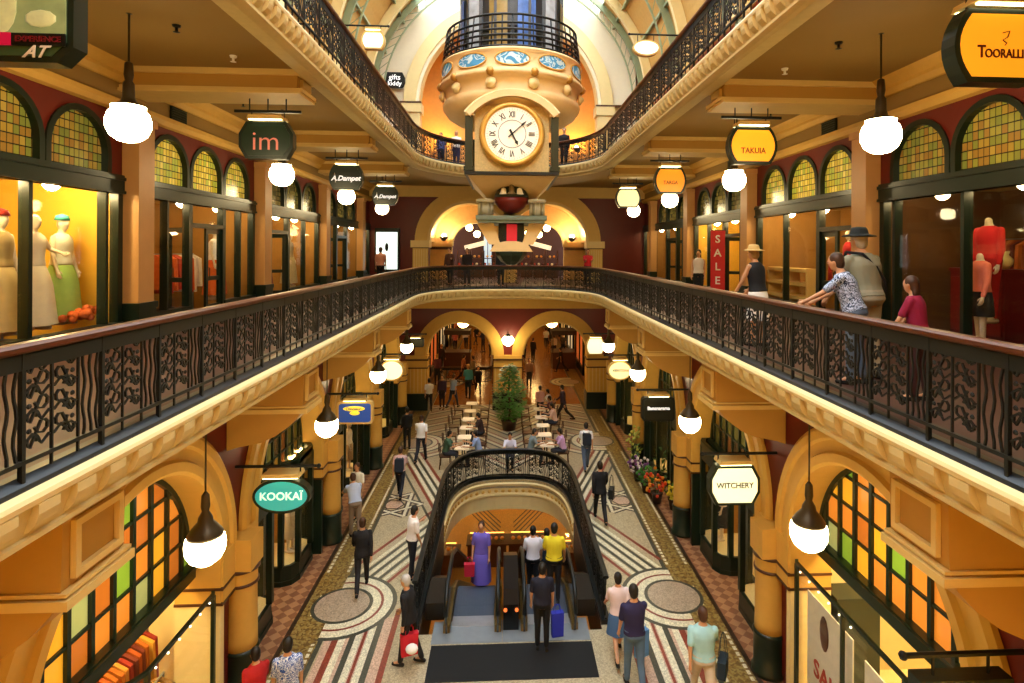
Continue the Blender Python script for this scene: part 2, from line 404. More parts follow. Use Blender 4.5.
for s in (-1,1):
    rect(s*4.72, s*XW, -2, 62, 5, .002)
    rect(s*3.98, s*4.62, -2, 62, 6, .002)
    for x, w, c in ((4.67,.1,7),(3.93,.1,2)): rect(s*(x-w/2), s*(x+w/2), -2, 62, c, .003)
    for x in (4.05,4.55):                                         # dotted white edging
        for k in range(110):
            y = 9.5+k*.17; rect(s*(x-.035), s*(x+.035), y, y+.11, 4, .003)
    # near longitudinal stripes
    rect(s*2.44, s*3.85, -2, 12.9, 1, .002)
    for x, w, c in ((3.64,.13,3),(3.5,.14,4),(3.3,.12,2),(3.18,.13,4),(3.06,.06,3),(2.94,.13,4),(2.81,.12,2),(2.5,.12,3)):
        rect(s*(x-w/2), s*(x+w/2), -2, 12.9 if x>2.7 else 13.2, c, .003)
    # diagonals between the discs, a lozenge round the well
    for c_,w,c in ((9.07,.09,3),(9.22,.1,4),(9.35,.09,2),(9.47,.12,4),(9.6,.09,2),(9.72,.12,4),(9.84,.09,2),(9.97,.1,4),(10.25,.1,3)):
        strip(s*3.93,(c_-.89*3.93)/.45,s*2.1,(c_-.89*2.1)/.45,w,c,.0038)
    for c_,w,c in ((-3.9,.08,2),(-4.18,.1,3),(-4.31,.1,4),(-4.43,.09,2),(-4.54,.11,4),(-4.65,.09,2),(-4.77,.11,4),(-4.9,.1,3)):
        strip(s*3.93,(.94*3.93-c_)/.35,s*2.1,(.94*2.1-c_)/.35,w,c,.0038)
    # star figure
    for a0 in (0,180):
        T = [(s*(3.65-.9*math.cos(R(a0+120*q))), 18.6+.95*math.sin(R(a0+120*q))) for q in range(3)]
        for q in range(3):
            (xa,ya),(xb,yb) = T[q],T[(q+1)%3]; strip(xa,ya,xb,yb,.22,7,.0042); strip(xa,ya,xb,yb,.09,4,.0046)
    ringf(s*3.65,18.6,0,.36,7,.0048,n=6); ringf(s*3.65,18.6,0,.3,1,.005,n=6)
    rect(s*3.93,s*4.72,17.4,19.9,6,.0051); rect(s*3.88,s*3.98,17.4,19.9,2,.0053); rect(s*4.62,s*4.72,17.4,19.9,7,.0053); rect(s*4.02,s*4.08,17.4,19.9,4,.0055); rect(s*4.52,s*4.58,17.4,19.9,4,.0055)
    for Y in (13.4, 24.46, 35.5):
        ringf(s*3.82,Y,0,1.22,2,.006); ringf(s*3.82,Y,0,1.12,4,.007); ringf(s*3.82,Y,0,.92,3,.008); ringf(s*3.82,Y,0,.86,4,.009)
        ringf(s*3.82,Y,0,.68,2,.010); ringf(s*3.82,Y,0,.6,8,.011)
        # the outer rings stop at the border
        rect(s*4.0,s*4.62,Y-1.3,Y-.38,6,.0095); rect(s*4.0,s*4.62,Y+.38,Y+1.3,6,.0095)
        rect(s*4.72,s*5.1,Y-1.3,Y+1.3,5,.0096); rect(s*4.62,s*4.72,Y-1.3,Y+1.3,7,.0097); rect(s*4.42,s*4.62,Y-.38,Y+.38,6,.0094)
    # chevrons behind the well
    for k in range(9):
        y = 21.3+k*1.02
        strip(0,y,s*1.5,y+1.9,.1,2,.003); strip(0,y+.22,s*1.5,y+2.12,.12,4,.003); strip(0,y+.45,s*1.5,y+2.35,.07,3,.003)
    for k in range(8):
        y = 22.3+k*1.05
        strip(s*2.1,y+1.2,s*3.8,y,.09,2,.003); strip(s*2.1,y+1.4,s*3.8,y+.2,.12,4,.003); strip(s*2.1,y+1.62,s*3.8,y+.42,.07,3,.003)
rect(-3.85,3.85,30.4,62,9,.0045)
# near edge of the mat: short stripes
for i,(x,c) in enumerate(((-1.3,2),(-1.0,4),(-.7,2),(-.3,2),(.4,3),(.65,4),(.85,2),(1.1,3),(1.35,2),(1.6,3))): strip(x,10.1,x+.25,9.0,.12,c,.004)
struct('floor', m, fm)

# side arcades of the ground floor -------------------------------------------------
def side(s): return 'left' if s < 0 else 'right'
glassG = [mat('glass_'+n, c, .15, var=.12, scale=3., emit=c, es=e*.8) for n, c, e in (('orange','d8862f',.75),('amber','e0a028',.85),('green','84a836',.6),('pale_green','a8b070',.55),('dim_orange','b86a24',.7))]
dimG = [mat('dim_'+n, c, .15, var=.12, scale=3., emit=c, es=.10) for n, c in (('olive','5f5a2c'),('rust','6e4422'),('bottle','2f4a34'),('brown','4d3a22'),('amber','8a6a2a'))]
def ground_arcade(s):
    w = MB(); trim = MB()
    yc = [0.0]+YC[:]                     # column lines
    arches = [((yc[i]+yc[i+1])/2, 2.08, 2.85, 0) for i in range(len(yc)-1)]
    arch_wall(0, 0.2, 29.2, 0.0, 6.03, arches, s*5.1, s*5.75, 0, w)
    struct('wall_'+side(s), w, [RED, GOLD])
    for i,(uc,r,zs,_) in enumerate(arches):
        t = MB()
        # moulded gold ring, soffit and jambs
        arch_ring(0, uc, zs, [(2.0,s*5.0),(2.0,s*5.76),(2.1,s*5.76),(2.1,s*5.09),(2.62,s*5.09),(2.62,s*5.02),(2.55,s*4.97),(2.42,s*4.97),(2.38,s*5.02),(2.22,s*5.02),(2.18,s*4.96),(2.05,s*4.96)], legs=0, mi=0, m=t, n=36)
        for sg in (-1,1):
            t.box(s*5.0, s*5.76, uc+sg*2.0, uc+sg*2.13, 1.98, zs, 0); t.box(s*5.0, s*5.76, uc+sg*2.0, uc+sg*2.13, 0, 1.98, 2 if i == 1 else 3)
            t.box(s*4.97, s*5.12, uc+sg*2.03, uc+sg*2.62, 2.0, zs, 0)
            for zz in (1.98,2.24): t.box(s*4.955, s*5.77, uc+sg*1.985, uc+sg*2.63, zz, zz+.045, 1)
        o = struct(num('trim'), t, [GOLD, BROWN, PALE, GREEN], smooth=False)
    return arches
GA = {s: ground_arcade(s) for s in (-1,1)}

ORD = ['nearest','second','third','fourth','farthest']
def column(s, Y, i):
    nm = side(s)
    pale = i > 0
    t = thing('column', '%s gold column with dark green base, %s' % (nm, ['just inside the near corner of the photo','beside the nearest shop arch','past the second shop arch','past the third shop arch','by the far wall'][i]), 'column', (s*4.97,Y,0))
    b = MB(); b.lathe([(.33,0),(.33,.08),(.29,.12),(.29,.74),(.31,.78),(.27,.82)], n=24); b.build('base', GREEN, t, True)
    sh = MB(); sh.lathe([(.275,.82),(.27,1.0),(.26,1.98),(.27,2.0),(.27,2.25),(.28,2.27)], n=24); sh.build('shaft', [GOLD if s<9 else PINK], t, True)
    k = MB(); k.lathe([(.25,1.975),(.295,1.98),(.295,2.02),(.25,2.03)], n=24); k.lathe([(.26,2.235),(.31,2.24),(.31,2.285),(.26,2.29)], n=24)
    k.build('band', BROWN, t, True)
    c = MB(); c.prism([(-.27,-.27),(.27,-.27),(.27,.27),(-.27,.27)],2,2.285,2.85); c.build('capital', GOLD, t)
    return t
for s in (-1,1):
    for i, Y in enumerate(YC): column(s, Y, i)

def bracket(s, Y, i):
    hw = .39
    prof = [(5.12,4.50),(4.93,4.56),(4.52,4.64),(4.25,4.76),(4.02,4.93),(3.86,5.1),(3.78,5.3),(3.76,6.02),(5.12,6.02)]
    t = thing('gallery_bracket', 'ochre curved bracket under the %s gallery, %s' % (side(s), ['nearest the camera','second from the camera','third from the camera','fourth from the camera','farthest one'][i]), 'bracket', (s*5.08,Y,0), 0)
    m = MB(); m.prism([(s*(min(x,5.1)-5.1),z) for x,z in prof], 1, -hw, hw); m.build('corbel', BEAMC, t)
    m = MB()
    fr = lambda x0,x1,z0,z1,y0,y1: m.box(s*(x0-5.1), s*(x1-5.1), y0, y1, z0, z1)
    fr(3.70,5.1,5.16,5.24,-hw-.04,hw+.04); fr(3.72,5.1,5.26,5.29,-hw-.02,hw+.02); fr(3.70,5.1,5.92,6.02,-hw-.04,hw+.04)
    for a,b,c,d in ((-.30,.30,5.36,5.42),(-.30,.30,5.78,5.84),(-.30,-.24,5.42,5.78),(.24,.30,5.42,5.78)): m.box(s*(3.72-5.1), s*(3.77-5.1), a, b, c, d)
    m.build('moulding', CREAM, t)
for s in (-1,1):
    for i, Y in enumerate([5.3]+YC[1:4]): bracket(s, Y, i)

# stained glass lunettes + shop glass in each arch
def grid_lunette(s, uc, X, pal, zt, zs=2.85, r=2.02, cell=.42, seed=0):
    rnd = random.Random(seed); g = MB(); fr = MB()
    ny = int(2*r/cell)+1
    y0 = uc-r
    for j in range(ny):
        ya, yb = y0+j*cell, min(y0+(j+1)*cell, uc+r)
        k = 0; z = zt
        while z < zs+r:
            z2 = z+cell*1.12
            def top(y): return zs+math.sqrt(max(0, r*r-(y-uc)**2))
            ta, tb = min(z2,top(ya)), min(z2,top(yb))
            if max(ta,tb) > z+.01:
                ta, tb = max(ta,z), max(tb,z)
                g.quad((s*X,ya,z),(s*X,yb,z),(s*X,yb,tb),(s*X,ya,ta), rnd.choice([0,0,4,1,0,2,3,4,0,1]))
            z = z2
        if j:
            t = top(ya); 
            if t > zt: fr.box(s*(X-.05),s*(X+.03),ya-.035,ya+.035,zt,t)
    z = zt+cell*1.12
    while z < zs+r-.05:
        h = math.sqrt(max(0,r*r-(z-zs)**2)); fr.box(s*(X-.04),s*(X+.02),uc-h,uc+h,z-.022,z+.022); z += cell*1.12
    arch_ring(0, uc, zs, [(r-.1,s*(X-.06)),(r+.02,s*(X-.06)),(r+.02,s*(X+.05)),(r-.1,s*(X+.05))], m=fr, n=30)
    fr.box(s*(X-.14),s*(X+.08),uc-r,uc+r,zt-.24,zt)
    fr.box(s*(X-.18),s*(X+.08),uc-r,uc+r,zt-.07,zt-.02)
    w = struct(num('window'), g, pal)
    fr.build('frame', [GREEN], w)
    return w
for s in (-1,1):
    for i,(uc,r,zs,_) in enumerate(GA[s]):
        if i == 0: continue
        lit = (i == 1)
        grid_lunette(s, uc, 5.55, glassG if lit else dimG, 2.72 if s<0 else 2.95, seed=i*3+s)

# ---------------------------------------------------------------- first gallery shop walls
def pilaster(s, Y, i):
    t = thing('pilaster', '%s pilaster between gallery shops, %s' % (side(s), ['nearest the camera','second from the camera','third from the camera','fourth from the camera','fifth, by the end wall'][i]), 'pilaster', (s*7.0,Y,L1))
    m = MB(); m.box(s*-.30, s*-.006, -.23, .23, .66, 4.0); m.box(s*-.34,s*-.006,-.26,.26,3.86,4.0); m.build('shaft', PINK, t)
    m = MB(); m.box(s*-.33, s*-.006, -.26, .26, 0, .6); m.box(s*-.35, s*-.006, -.28, .28, .55, .66); m.build('plinth', GREEN, t)
for s in (-1,1):
    for i, Y in enumerate(YC): pilaster(s, Y, i)
lead1 = leaded('leaded_gold_glass', ['b89c34','a8962c','c4a840','9a9a36','b09030','c8b04a'], 9.5, .7)
lead3 = leaded('leaded_olive_glass', ['6a6230','5c5a2c','7a6c34','555028','6e6030','7c7038'], 9.5, .16)
lead2 = leaded('leaded_amber_glass', ['9a7c2c','84802e','8f6a28','8e8432','76782f','a08434'], 9.5, .35)
SHOPW = {}
for s in (-1,1):
    m = MB(); ar = []
    for Y in YM:
        for k, r in ((-1,.67),(0,.69),(1,.67)): ar.append((Y+k*1.48, r, 9.68, 0))
    arch_wall(0, 1.0, YEND, 9.38, 11.3, ar, s*7.0, s*7.12, 0, m, rev=8)
    m.box(s*7.0,s*7.12,1.0,5.45-.27,L1,9.4)
    struct('wall_'+side(s), m, [RED])
    t = MB()                                   # gilded moulding, frieze and ceiling cornice
    t.prism([(s*7.0,10.5),(s*6.9,10.52),(s*6.84,10.6),(s*6.84,10.68),(s*7.0,10.7)], 1, 1, YEND)
    t.prism([(s*7.0,11.0),(s*6.93,11.02),(s*6.86,11.1),(s*6.86,11.16),(s*6.74,11.24),(s*6.7,11.3),(s*7.0,11.3)], 1, 1, YEND)
    struct(num('trim'), t, [GOLD])
    t = MB(); t.box(s*6.96,s*7.01,1,YEND,10.7,11.0); struct(num('trim'), t, [OCHRE])
    # brackets over pilasters beneath the beams
    for Y in YC[:4]:
        t = thing('ceiling_beam', 'ochre moulded beam across the %s gallery ceiling, %s' % (side(s), {5.45:'above the top corner of the photo',10.95:'first full beam in view',16.4:'second full beam in view',21.85:'small one before the far end'}[Y]), 'beam', (0,Y,0))
        b = MB(); b.prism([(s*3.9,11.3),(s*3.9,11.0),(s*3.98,10.95),(s*7.0,10.95),(s*7.0,11.3)], 1, -.34, .34); b.build('beam_body', BEAMC, t)
        b = MB(); b.box(s*3.82,s*7.0,-.4,.4,11.2,11.3); b.box(s*3.8,s*7.0,-.38,.38,10.9,10.97); b.box(s*3.84,s*7.0,-.42,.42,10.86,10.91)
        b.box(s*3.84,s*3.9,-.22,.22,11.02,11.16)
        b.build('moulding', CREAM, t)
for s in (-1,1):
    for j, Y in enumerate(YM):
        lit = lead1 if (j != 0 and s < 0) or j == 1 else lead2
        if j >= 2: lit = lead3
        for k, r in ((-1,.67),(0,.69),(1,.67)):
            uc = Y+k*1.48
            g = MB(); pts = [(uc+r*math.cos(PI*q/16), 9.68+r*math.sin(PI*q/16)) for q in range(17)]+[(uc-r,9.38),(uc+r,9.38)]
            g.add([(s*7.08,a,b) for a,b in pts], [tuple(range(len(pts)))])
            w = struct(num('window'), g, [lit])
            f = MB(); arch_ring(0, uc, 9.68, [(r-.05,s*6.97),(r+.05,s*6.97),(r+.05,s*7.1),(r-.05,s*7.1)], legs=.3, m=f, n=16); f.build('frame', GREEN, w)

# shopfront joinery, glass and shop interiors on the gallery
SH = {}   # interior colours per (side, bay)
def shop_interior(s, j, Y0, Y1, z0, zt, x0, depth, wallm, floorm, name):
    m = MB(); xa, xb = s*x0, s*(x0+depth)
    m.box(xb, xb+s*.1, Y0, Y1, z0, zt, 0)
    m.box(xa, xb, Y0-.05, Y0, z0, zt, 0); m.box(xa, xb, Y1, Y1+.05, z0, zt, 0)
    m.box(xa, xb, Y0, Y1, z0-.1, z0, 1); m.box(xa, xb, Y0, Y1, zt, zt+.1, 2)
    return struct('wall_'+side(s), m, [wallm, floorm, PALE])
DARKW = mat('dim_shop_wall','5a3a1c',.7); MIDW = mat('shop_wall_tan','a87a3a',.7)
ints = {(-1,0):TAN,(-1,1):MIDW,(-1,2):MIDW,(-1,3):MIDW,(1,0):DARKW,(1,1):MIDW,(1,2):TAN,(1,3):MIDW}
SHOPLIGHT = {(-1,0):230,(-1,1):75,(-1,2):110,(-1,3):90,(1,0):40,(1,1):90,(1,2):110,(1,3):80}
for s in (-1,1):
    for j, Y in enumerate(YM):
        Y0, Y1 = YC[j]+.27, YC[j+1]-.27
        if j == 3: Y1 = 29.5
        shop_interior(s, j, Y0-.2, Y1+.2, L1, 9.3, 7.14, 2.4, ints[(s,j)], BROWN, '')
        f = MB(); X0, X1 = s*6.95, s*7.1
        f.box(s*6.92,s*7.12,Y0,Y1,9.05,9.38)                       # transom
        f.box(s*6.89,s*7.12,Y0,Y1,9.28,9.34); f.box(s*6.89,s*7.12,Y0,Y1,9.05,9.1)
        f.box(X0,X1,Y0,Y0+.12,L1,9.05); f.box(X0,X1,Y1-.12,Y1,L1,9.05)
        if j == 0:
            for y in (Y1-.4, Y1-2.0, Y0+1.2): f.box(X0,X1,y-.035,y+.035,L1+.3,9.05)
            f.box(s*6.92,X1,Y0,Y1,L1,L1+.34)
            gl = (L1+.34, [(Y0,Y1)])
        else:
            D0, D1 = (Y-.75,Y+.75) if j != 2 else (Y-1.9,Y-.5)
            if (s,j) == (1,1): D0, D1 = Y-2.2, Y-.8
            f.box(s*6.92,X1,Y0,D0,L1,L1+.4); f.box(s*6.92,X1,D1,Y1,L1,L1+.4)
            for y in (D0, D1): f.box(X0,X1,y-.07,y+.07,L1,9.05)
            f.box(X0,X1,D0,D1,8.55,8.65)
            for y in ((Y0+D0)/2,(D1+Y1)/2): f.box(X0,X1,y-.03,y+.03,L1+.4,9.05)
            gl = (L1+.4, [(Y0,D0),(D1,Y1)])
        w = MB()
        for a,b in gl[1]: w.box(s*7.0,s*7.01,a+.05,b-.05,gl[0],9.05)
        if j: w.box(s*7.0,s*7.01,D0,D1,8.65,9.05)
        win = struct(num('window'), w, [DGLASS]); f.build('frame', GREEN, win)
        if j:       # a pair of glazed door leaves, one standing open into the shop
            for q,(a,b) in enumerate(((D0+.07,(D0+D1)/2),((D0+D1)/2,D1-.07))):
                d = MB(); W = b-a
                for aa,bb,cc,dd in ((0,.1,0,2.1),(W-.1,W,0,2.1),(.1,W-.1,0,.35),(.1,W-.1,1.98,2.1),(.1,W-.1,.9,1.0)): d.box(-.025,.025,aa,bb,cc,dd)
                do = struct(num('door'), d, [GREEN]); do.location = (s*7.03, a if q == 0 else b, L1)
                if q: do.scale = (1,-1,1)
                do.rotation_euler = (0,0, s*(-.0 if (q and j==1) else -1.1)*(1 if q==0 else -1))
                MB().box(-.004,.004,.1,W-.1,.35,1.98).build('pane', DGLASS, do)
                h = MB(); h.tube([(-s*.03,W-.05,.95),(-s*.08,W-.05,.95),(-s*.08,W-.05,1.2),(-s*.03,W-.05,1.2)], .012); h.build('handle', BRASS, do)
        # lamps inside the shop
        n = 3
        for q in range(n):
            y = Y0+(Y1-Y0)*(q+.5)/n
            t = thing('shop_ceiling_lamp', '%s gallery shop %d lamp' % (side(s), j), 'lamp', (s*7.55,y,9.3))
            t['label'] = 'small globe lamp on the ceiling of the %s %s gallery shop, %s' % (['nearest','second','third','fourth'][j], side(s), ['camera end','middle one','far end'][q])
            g = MB(); g.ball((0,0,-.16),.12,n=16); g.build('globe', lightmat('shopglow_%d_%d'%(s,j),(1,.88,.62),SHOPLIGHT[(s,j)]), t, True)
            c = MB(); c.lathe([(.07,0),(.07,-.03),(.02,-.05),(.05,-.07)], n=12); c.build('cap', BRASS, t, True)
# ------------------------------------------------------------------ balustrades
U = .26
def scroll_unit(h=.86):
    m = MB()
    for x in (0, U, 2*U): m.tube([(x,0,-.12),(x,0,h)], .012, 4)
    for x0, fl in ((0,1),(U,-1)):
        cx = x0+U/2
        for k in range(4):
            zc = .07+k*.2; A = []
            for q in range(13):                    # S scroll
                t = q/12; a = t*2*PI*1.25
                if t < .5:
                    rr = .07*(1-.9*t*1.0); ang = PI*2*(t*1.6)
                    A.append((cx+fl*(-.045+rr*.9*math.cos(ang)), 0, zc+.05+rr*math.sin(ang)))
                else:
                    u = (t-.5)*2; rr = .075*(.55+.45*u); ang = PI+PI*2*((1-u)*.8)
                    A.append((cx+fl*(.045+rr*.9*math.cos(ang)), 0, zc+.17+rr*math.sin(ang)))
            m.tube(A, .0115, 4)
            m.tube([(cx-.11,0,zc+.06),(cx-.04,.0,zc+.12),(cx+.04,0,zc+.02),(cx+.11,0,zc+.08)], .011, 4); m.ball((cx,0,zc+.07),.028,.012,.028,n=6); m.ball((cx-fl*.07,0,zc+.15),.024,.012,.024,n=6)
        m.tube([(cx-.1,0,h-.07),(cx,0,h-.01),(cx+.1,0,h-.07)], .01, 4)
    m.box(0,2*U,-.012,.012,h-.02,h); m.box(0,2*U,-.012,.012,-.012,.012)
    return m
def bar_unit(h=.86):
    m = MB()
    for k in range(3):
        x = U*(k+.7)/2.4-.0; x = U*(.22+.28*k)
        m.tube([(x+.014*math.sin(q*1.15+k), 0, h*q/12) for q in range(13)], .011, 4)
    m.box(0,U,-.012,.012,h-.02,h); m.box(0,U,-.012,.012,-.012,.012)
    return m
ME_SCROLL = scroll_unit().mesh('scroll_panel', BLACK); ME_BAR = bar_unit().mesh('bar_panel', BLACK)
ME_POST = MB().box(-.016,.016,-.016,.016,0,.94).mesh('post', BLACK)
def balustrade(name, path, z, label, base=.08, cap=1.0, step=None, rail=RAILW):
    t = thing(name, label, 'balustrade', (path[0][0],path[0][1],z))
    off = Matrix.Translation((-path[0][0],-path[0][1],0))
    lp = [(x-path[0][0],y-path[0][1]) for x,y in path]
    m = MB(); m.sweep(lp, [(-.055,cap-.05),(-.065,cap-.02),(-.04,cap),(.04,cap),(.065,cap-.02),(.055,cap-.05),(.03,cap-.07),(-.03,cap-.07)]); m.build('handrail', rail, t)
    m = MB(); m.sweep(lp, [(-.012,cap-.19),(.012,cap-.19),(.012,cap-.07),(-.012,cap-.07)]); m.build('top_band', BLACK, t)
    m = MB(); m.sweep(lp, [(-.02,base+.02),(.02,base+.02),(.02,base+.05),(-.02,base+.05)]); m.build('bottom_rail', BLACK, t)
    for x,y,a in resample(lp, U*3): inst(ME_POST, 'post', t, Matrix.Translation((x,y,0)) @ Matrix.Diagonal((1,1,(cap-.06)/.94,1)))
    h = .86; zz = base+.04; sc_ = (cap-.07-zz)/h
    pts = resample(lp, U); i = 0
    while i+1 < len(pts):
        k = 2 if (i % 3) == 0 else 1
        if i+k >= len(pts): k = 1
        a, b = Vector(pts[i][:2]), Vector(pts[i+k][:2]); d = b-a; ang = math.atan2(d.y,d.x)
        M = Matrix.Translation((a.x,a.y,zz)) @ Matrix.Rotation(ang,4,'Z') @ Matrix.Diagonal((d.length/(U*k),1,sc_,1))
        inst(ME_SCROLL if k == 2 else ME_BAR, 'scroll_panel' if k == 2 else 'bar_panel', t, M)
        i += k
    return t
def off_path(P, d):
    out = []
    for i,p in enumerate(P):
        a = Vector(P[max(i-1,0)]); b = Vector(P[min(i+1,len(P)-1)]); t = (b-a).normalized(); out.append((p[0]-t.y*d, p[1]+t.x*d))
    return out
def split_path(P, y):
    L = [p for p in P if p[0] < 0 and p[1] < y-1e-6]; 
    M = [p for p in P if p[1] >= y-1e-6]
    return M
for z, P, nm in ((L1, EDGE1, 'first gallery'), (L2, EDGE2, 'upper gallery')):
    Q = off_path(P, .09)
    c = [p for p in Q if p[1] > 20.39]
    balustrade('balustrade', [(Q[0][0],1.0),(Q[0][0],20.35)], z, 'long iron scrollwork balustrade along the left side of the %s' % nm, base=.15)
    balustrade('balustrade', [(-Q[0][0],20.35),(-Q[0][0],1.0)], z, 'long iron scrollwork balustrade along the right side of the %s' % nm, base=.15)
    balustrade('balustrade', c, z, 'curved iron balustrade at the far end of the %s' % nm)
# well of the moving stairs
wr = [(-2.05,12.45),(-2.05,WY1)] + [(-2.05*math.copysign(abs(math.cos(PI*k/20))**.68, math.cos(PI*k/20)), WY1+3.22*math.sin(PI*k/20)**.68) for k in range(1,20)] + [(2.05,WY1),(2.05,12.45)]
balustrade('balustrade', wr, 0, 'dark iron balustrade curving round the escalator well on the ground floor', base=.1, cap=1.05, rail=BLACK)
m = MB(); m.sweep(wr, [(-.1,0),(.1,0),(.1,.1),(-.1,.1)]); struct(num('trim'), m, BLACK)

# fascia of the well and the lower floor
wl = well
m = MB(); 
for s in (-1,1): m.box(s*1.94,s*2.2,WY0,WY1,-1.06,-.02)
struct(num('trim'), m, [mat('well_side_dark','2a2016',.5)])
wl = [p for p in well if p[1] >= WY1-.01]
m = MB()
m.sweep(wl, [(0,-.02),(0,-.10),(-.05,-.14),(-.03,-.22),(.02,-.26),(.02,-.46),(-.05,-.5),(-.05,-.56),(.0,-.6),(0.02,-1.06),(.3,-1.06),(.3,-.02)], 0, sign=1)
struct(num('trim'), m, [NOSE])
m = MB(); pts = resample(wl, .24)
for x,y,a in pts:
    b = MB(); b.ball((0,0,-.39),.07,.03,.06,n=6); m.merge(b, Matrix.Translation((x,y,0)) @ Matrix.Rotation(a,4,'Z') @ Matrix.Translation((0,-.03,0)))
struct(num('trim'), m, [GOLD])
LG = -5.0
m = MB(); m.box(-9,9,11,44,LG-.1,LG,0)
for s in (-1,1):
    for k in range(5):
        y0, z = 24+k*1.0, LG+.004
        strip(s*.3,y0+1.5,s*2.4,y0+4.0,.08,1,z) if False else m.quad((s*.3,26+k*.45,z),(s*.3,26.14+k*.45,z),(s*2.6,30.64+k*.45,z),(s*2.6,30.5+k*.45,z),1)
struct('floor', m, [tess('lower_floor_amber','b8822f'), F_BROWN])
m = MB(); m.box(-9,9,43.9,44,LG,-.3); m.box(-9,-8.9,11,44,LG,-.3); m.box(8.9,9,11,44,LG,-.3); m.box(-9,9,10.9,11,LG,-.3)
struct('wall_lower', m, [GOLD])
for s in (-1,1):
  for q,(x,y) in enumerate(((2.75,23.6),(4.5,24.2),(.85,24.4))):
    t = thing('food_counter', 'small lit food counter down below, %s of the escalators, %s' % (side(s), ['nearest one','outer one','inner one'][q]), 'counter', (s*x,y,LG))
    b = MB(); b.box(-.8,.8,-.4,.4,0,.9); b.box(-.85,.85,-.45,.45,.9,.96); b.build('cabinet', BROWN, t)
    b = MB(); b.box(-.75,.75,-.35,.35,.96,1.4); b.build('display_case', DGLASS, t)
    b = MB(); 
    for k in range(6): b.ball((-.62+k*.25,-.1,1.05),.09,.12,.06,n=8)
    b.build('food', mat('warm_pastry','d08a3a',.5), t, True)
    b = MB(); b.box(-.7,.7,-.3,-.26,1.36,1.38); b.build('light_strip', lightmat('counter_glow',(1,.7,.3),5.), t)
  for q,(x,y) in enumerate(((4.0,16.),(4.,21.),(3.2,30),(5,37),(1.2,34))):
    t = thing('downlight', 'x', 'lamp', (s*x,y,-.45))
    t['label'] = 'round warm ceiling lamp on the %s of the lower floor, %s' % (side(s), ['beside the escalators','by the far well end','beyond the well','at the far wall','near the middle'][q])
    b = MB(); b.lathe([(.2,.1),(.2,0),(.17,-.02)], n=16); b.build('ring', BRASS, t, True)
    b = MB(); b.lathe([(.16,-.0),(.15,-.05),(.08,-.09),(.01,-.1)], n=16); b.build('lens', lightmat('lowerglow',(1,.78,.4),230), t, True)

# escalators ----------------------------------------------------------------------
def escalator(x0, x1, label):
    t = thing('escalator', label, 'escalator', ((x0+x1)/2, 12.6, 0)); w = (x1-x0)/2
    m = MB(); m.box(-w-(.38 if x0<0 else .55),w+(.18 if x0<0 else .38),-.62,.1,-.05,.012); m.build('landing_plate', mat('landing_steel','8f979c',.35,metal=.4), t)
    if x0 > 0:
        m = MB(); m.prism([(-.25,.0),(-.25,.55),(-.1,.8),(1.2,.84),(2.2,.4),(8.8,-3.5),(8.8,-4.6),(2.2,-.8),(.1,-.05)], 0, -x0-w-.165, -x0-w+.165); m.build('centre_deck', mat('deck_dark','15171a',.3,metal=.4), t)
        m = MB()
        for q in (-1,1): m.ball((-x0-w+q*.12,-.27,.45),.04,n=8)
        m.build('newel_light', lightmat('newel_glow',(1,.45,.2),2.), t)
    m = MB(); q = 1 if x0 > 0 else -1; m.prism([(.2,-.02),(.2,.35),(1.2,.35),(2.2,-.15),(8.8,-4.0),(8.8,-4.6),(2.2,-.8),(.3,-.05)], 0, q*(w+.17), q*(w+.6)); m.build('side_deck', mat('deck_brown','2b2620',.35,metal=.3), t)
    m = MB(); m.box(-w,w,-.1,.25,.015,.022)
    for k in range(9): m.box(-w+.02+k*(2*w-.04)/9, -w+.05+k*(2*w-.04)/9, .0, .22, .022,.03)
    m.build('comb', mat('comb_steel','b7bcc2',.3,metal=.7), t)
    st = mat('escalator_step','4e5866',.45,metal=.5,var=.15)
    y, z = .25, 0.0
    for k in range(26):
        dz = 0 if k < 2 else min(.235,.08*(k-1)); z -= dz
        m = MB(); m.box(-w,w,y,y+.4,z-.2,z)
        for q in range(14): m.box(-w+.01+q*2*w/14, -w+.03+q*2*w/14, y+.01,y+.39,z,z+.008)
        m.build('step', st, t); y += .4
    # balustrades following the slope
    for sg in (-1,1):
        X = sg*(w+.09)
        lo = []; zs = 0; 
        P = [(-.45,.45),(-.38,.78),(-.1,.95),(1.1,.95),(2.2,.5)]; n = 20
        slope = .235/.4
        P += [(2.2+k*.6, .5-k*.6*slope) for k in range(1,12)]
        m = MB(); m.tube([(X,y_,z_) for y_,z_ in P], .045, 6); m.build('handrail_belt', BLACK, t, True)
        m = MB(); poly = [(y_,z_-.03) for y_,z_ in P]+[(y_,z_-.95) for y_,z_ in P[::-1]]
        poly = [p for p in poly]; poly[-1] = (-.3,-.02); poly[-2] = (-.28,-.03); poly[-3] = (-.1,-.05)
        m.prism(poly, 0, X-.02, X+.02); m.build('balustrade_panel', mat('smoked_panel','2a2a26',.15,var=.2), t)
        m = MB(); q = [(y_,z_-.9) for y_,z_ in P[3:]]; m.prism([(-.3,-.02),(-.3,.16)]+[(a,b+.12) for a,b in q]+[(a,b-.35) for a,b in q[::-1]], 0, X-.07, X+.07); m.build('skirt', mat('escalator_skirt','7a6230',.35,metal=.5), t)
    return t
escalator(-1.27,-.37,'left escalator coming up from the lower floor')
escalator(.37,1.27,'right escalator going down to the lower floor')
m = MB(); m.box(-1.63,1.66,10.92,11.93,0,.012)
tag(m.build('entrance_mat', mat('black_rubber','0b0b0c',.8,var=.1)), 'large black rubber mat in front of the escalators', 'mat')

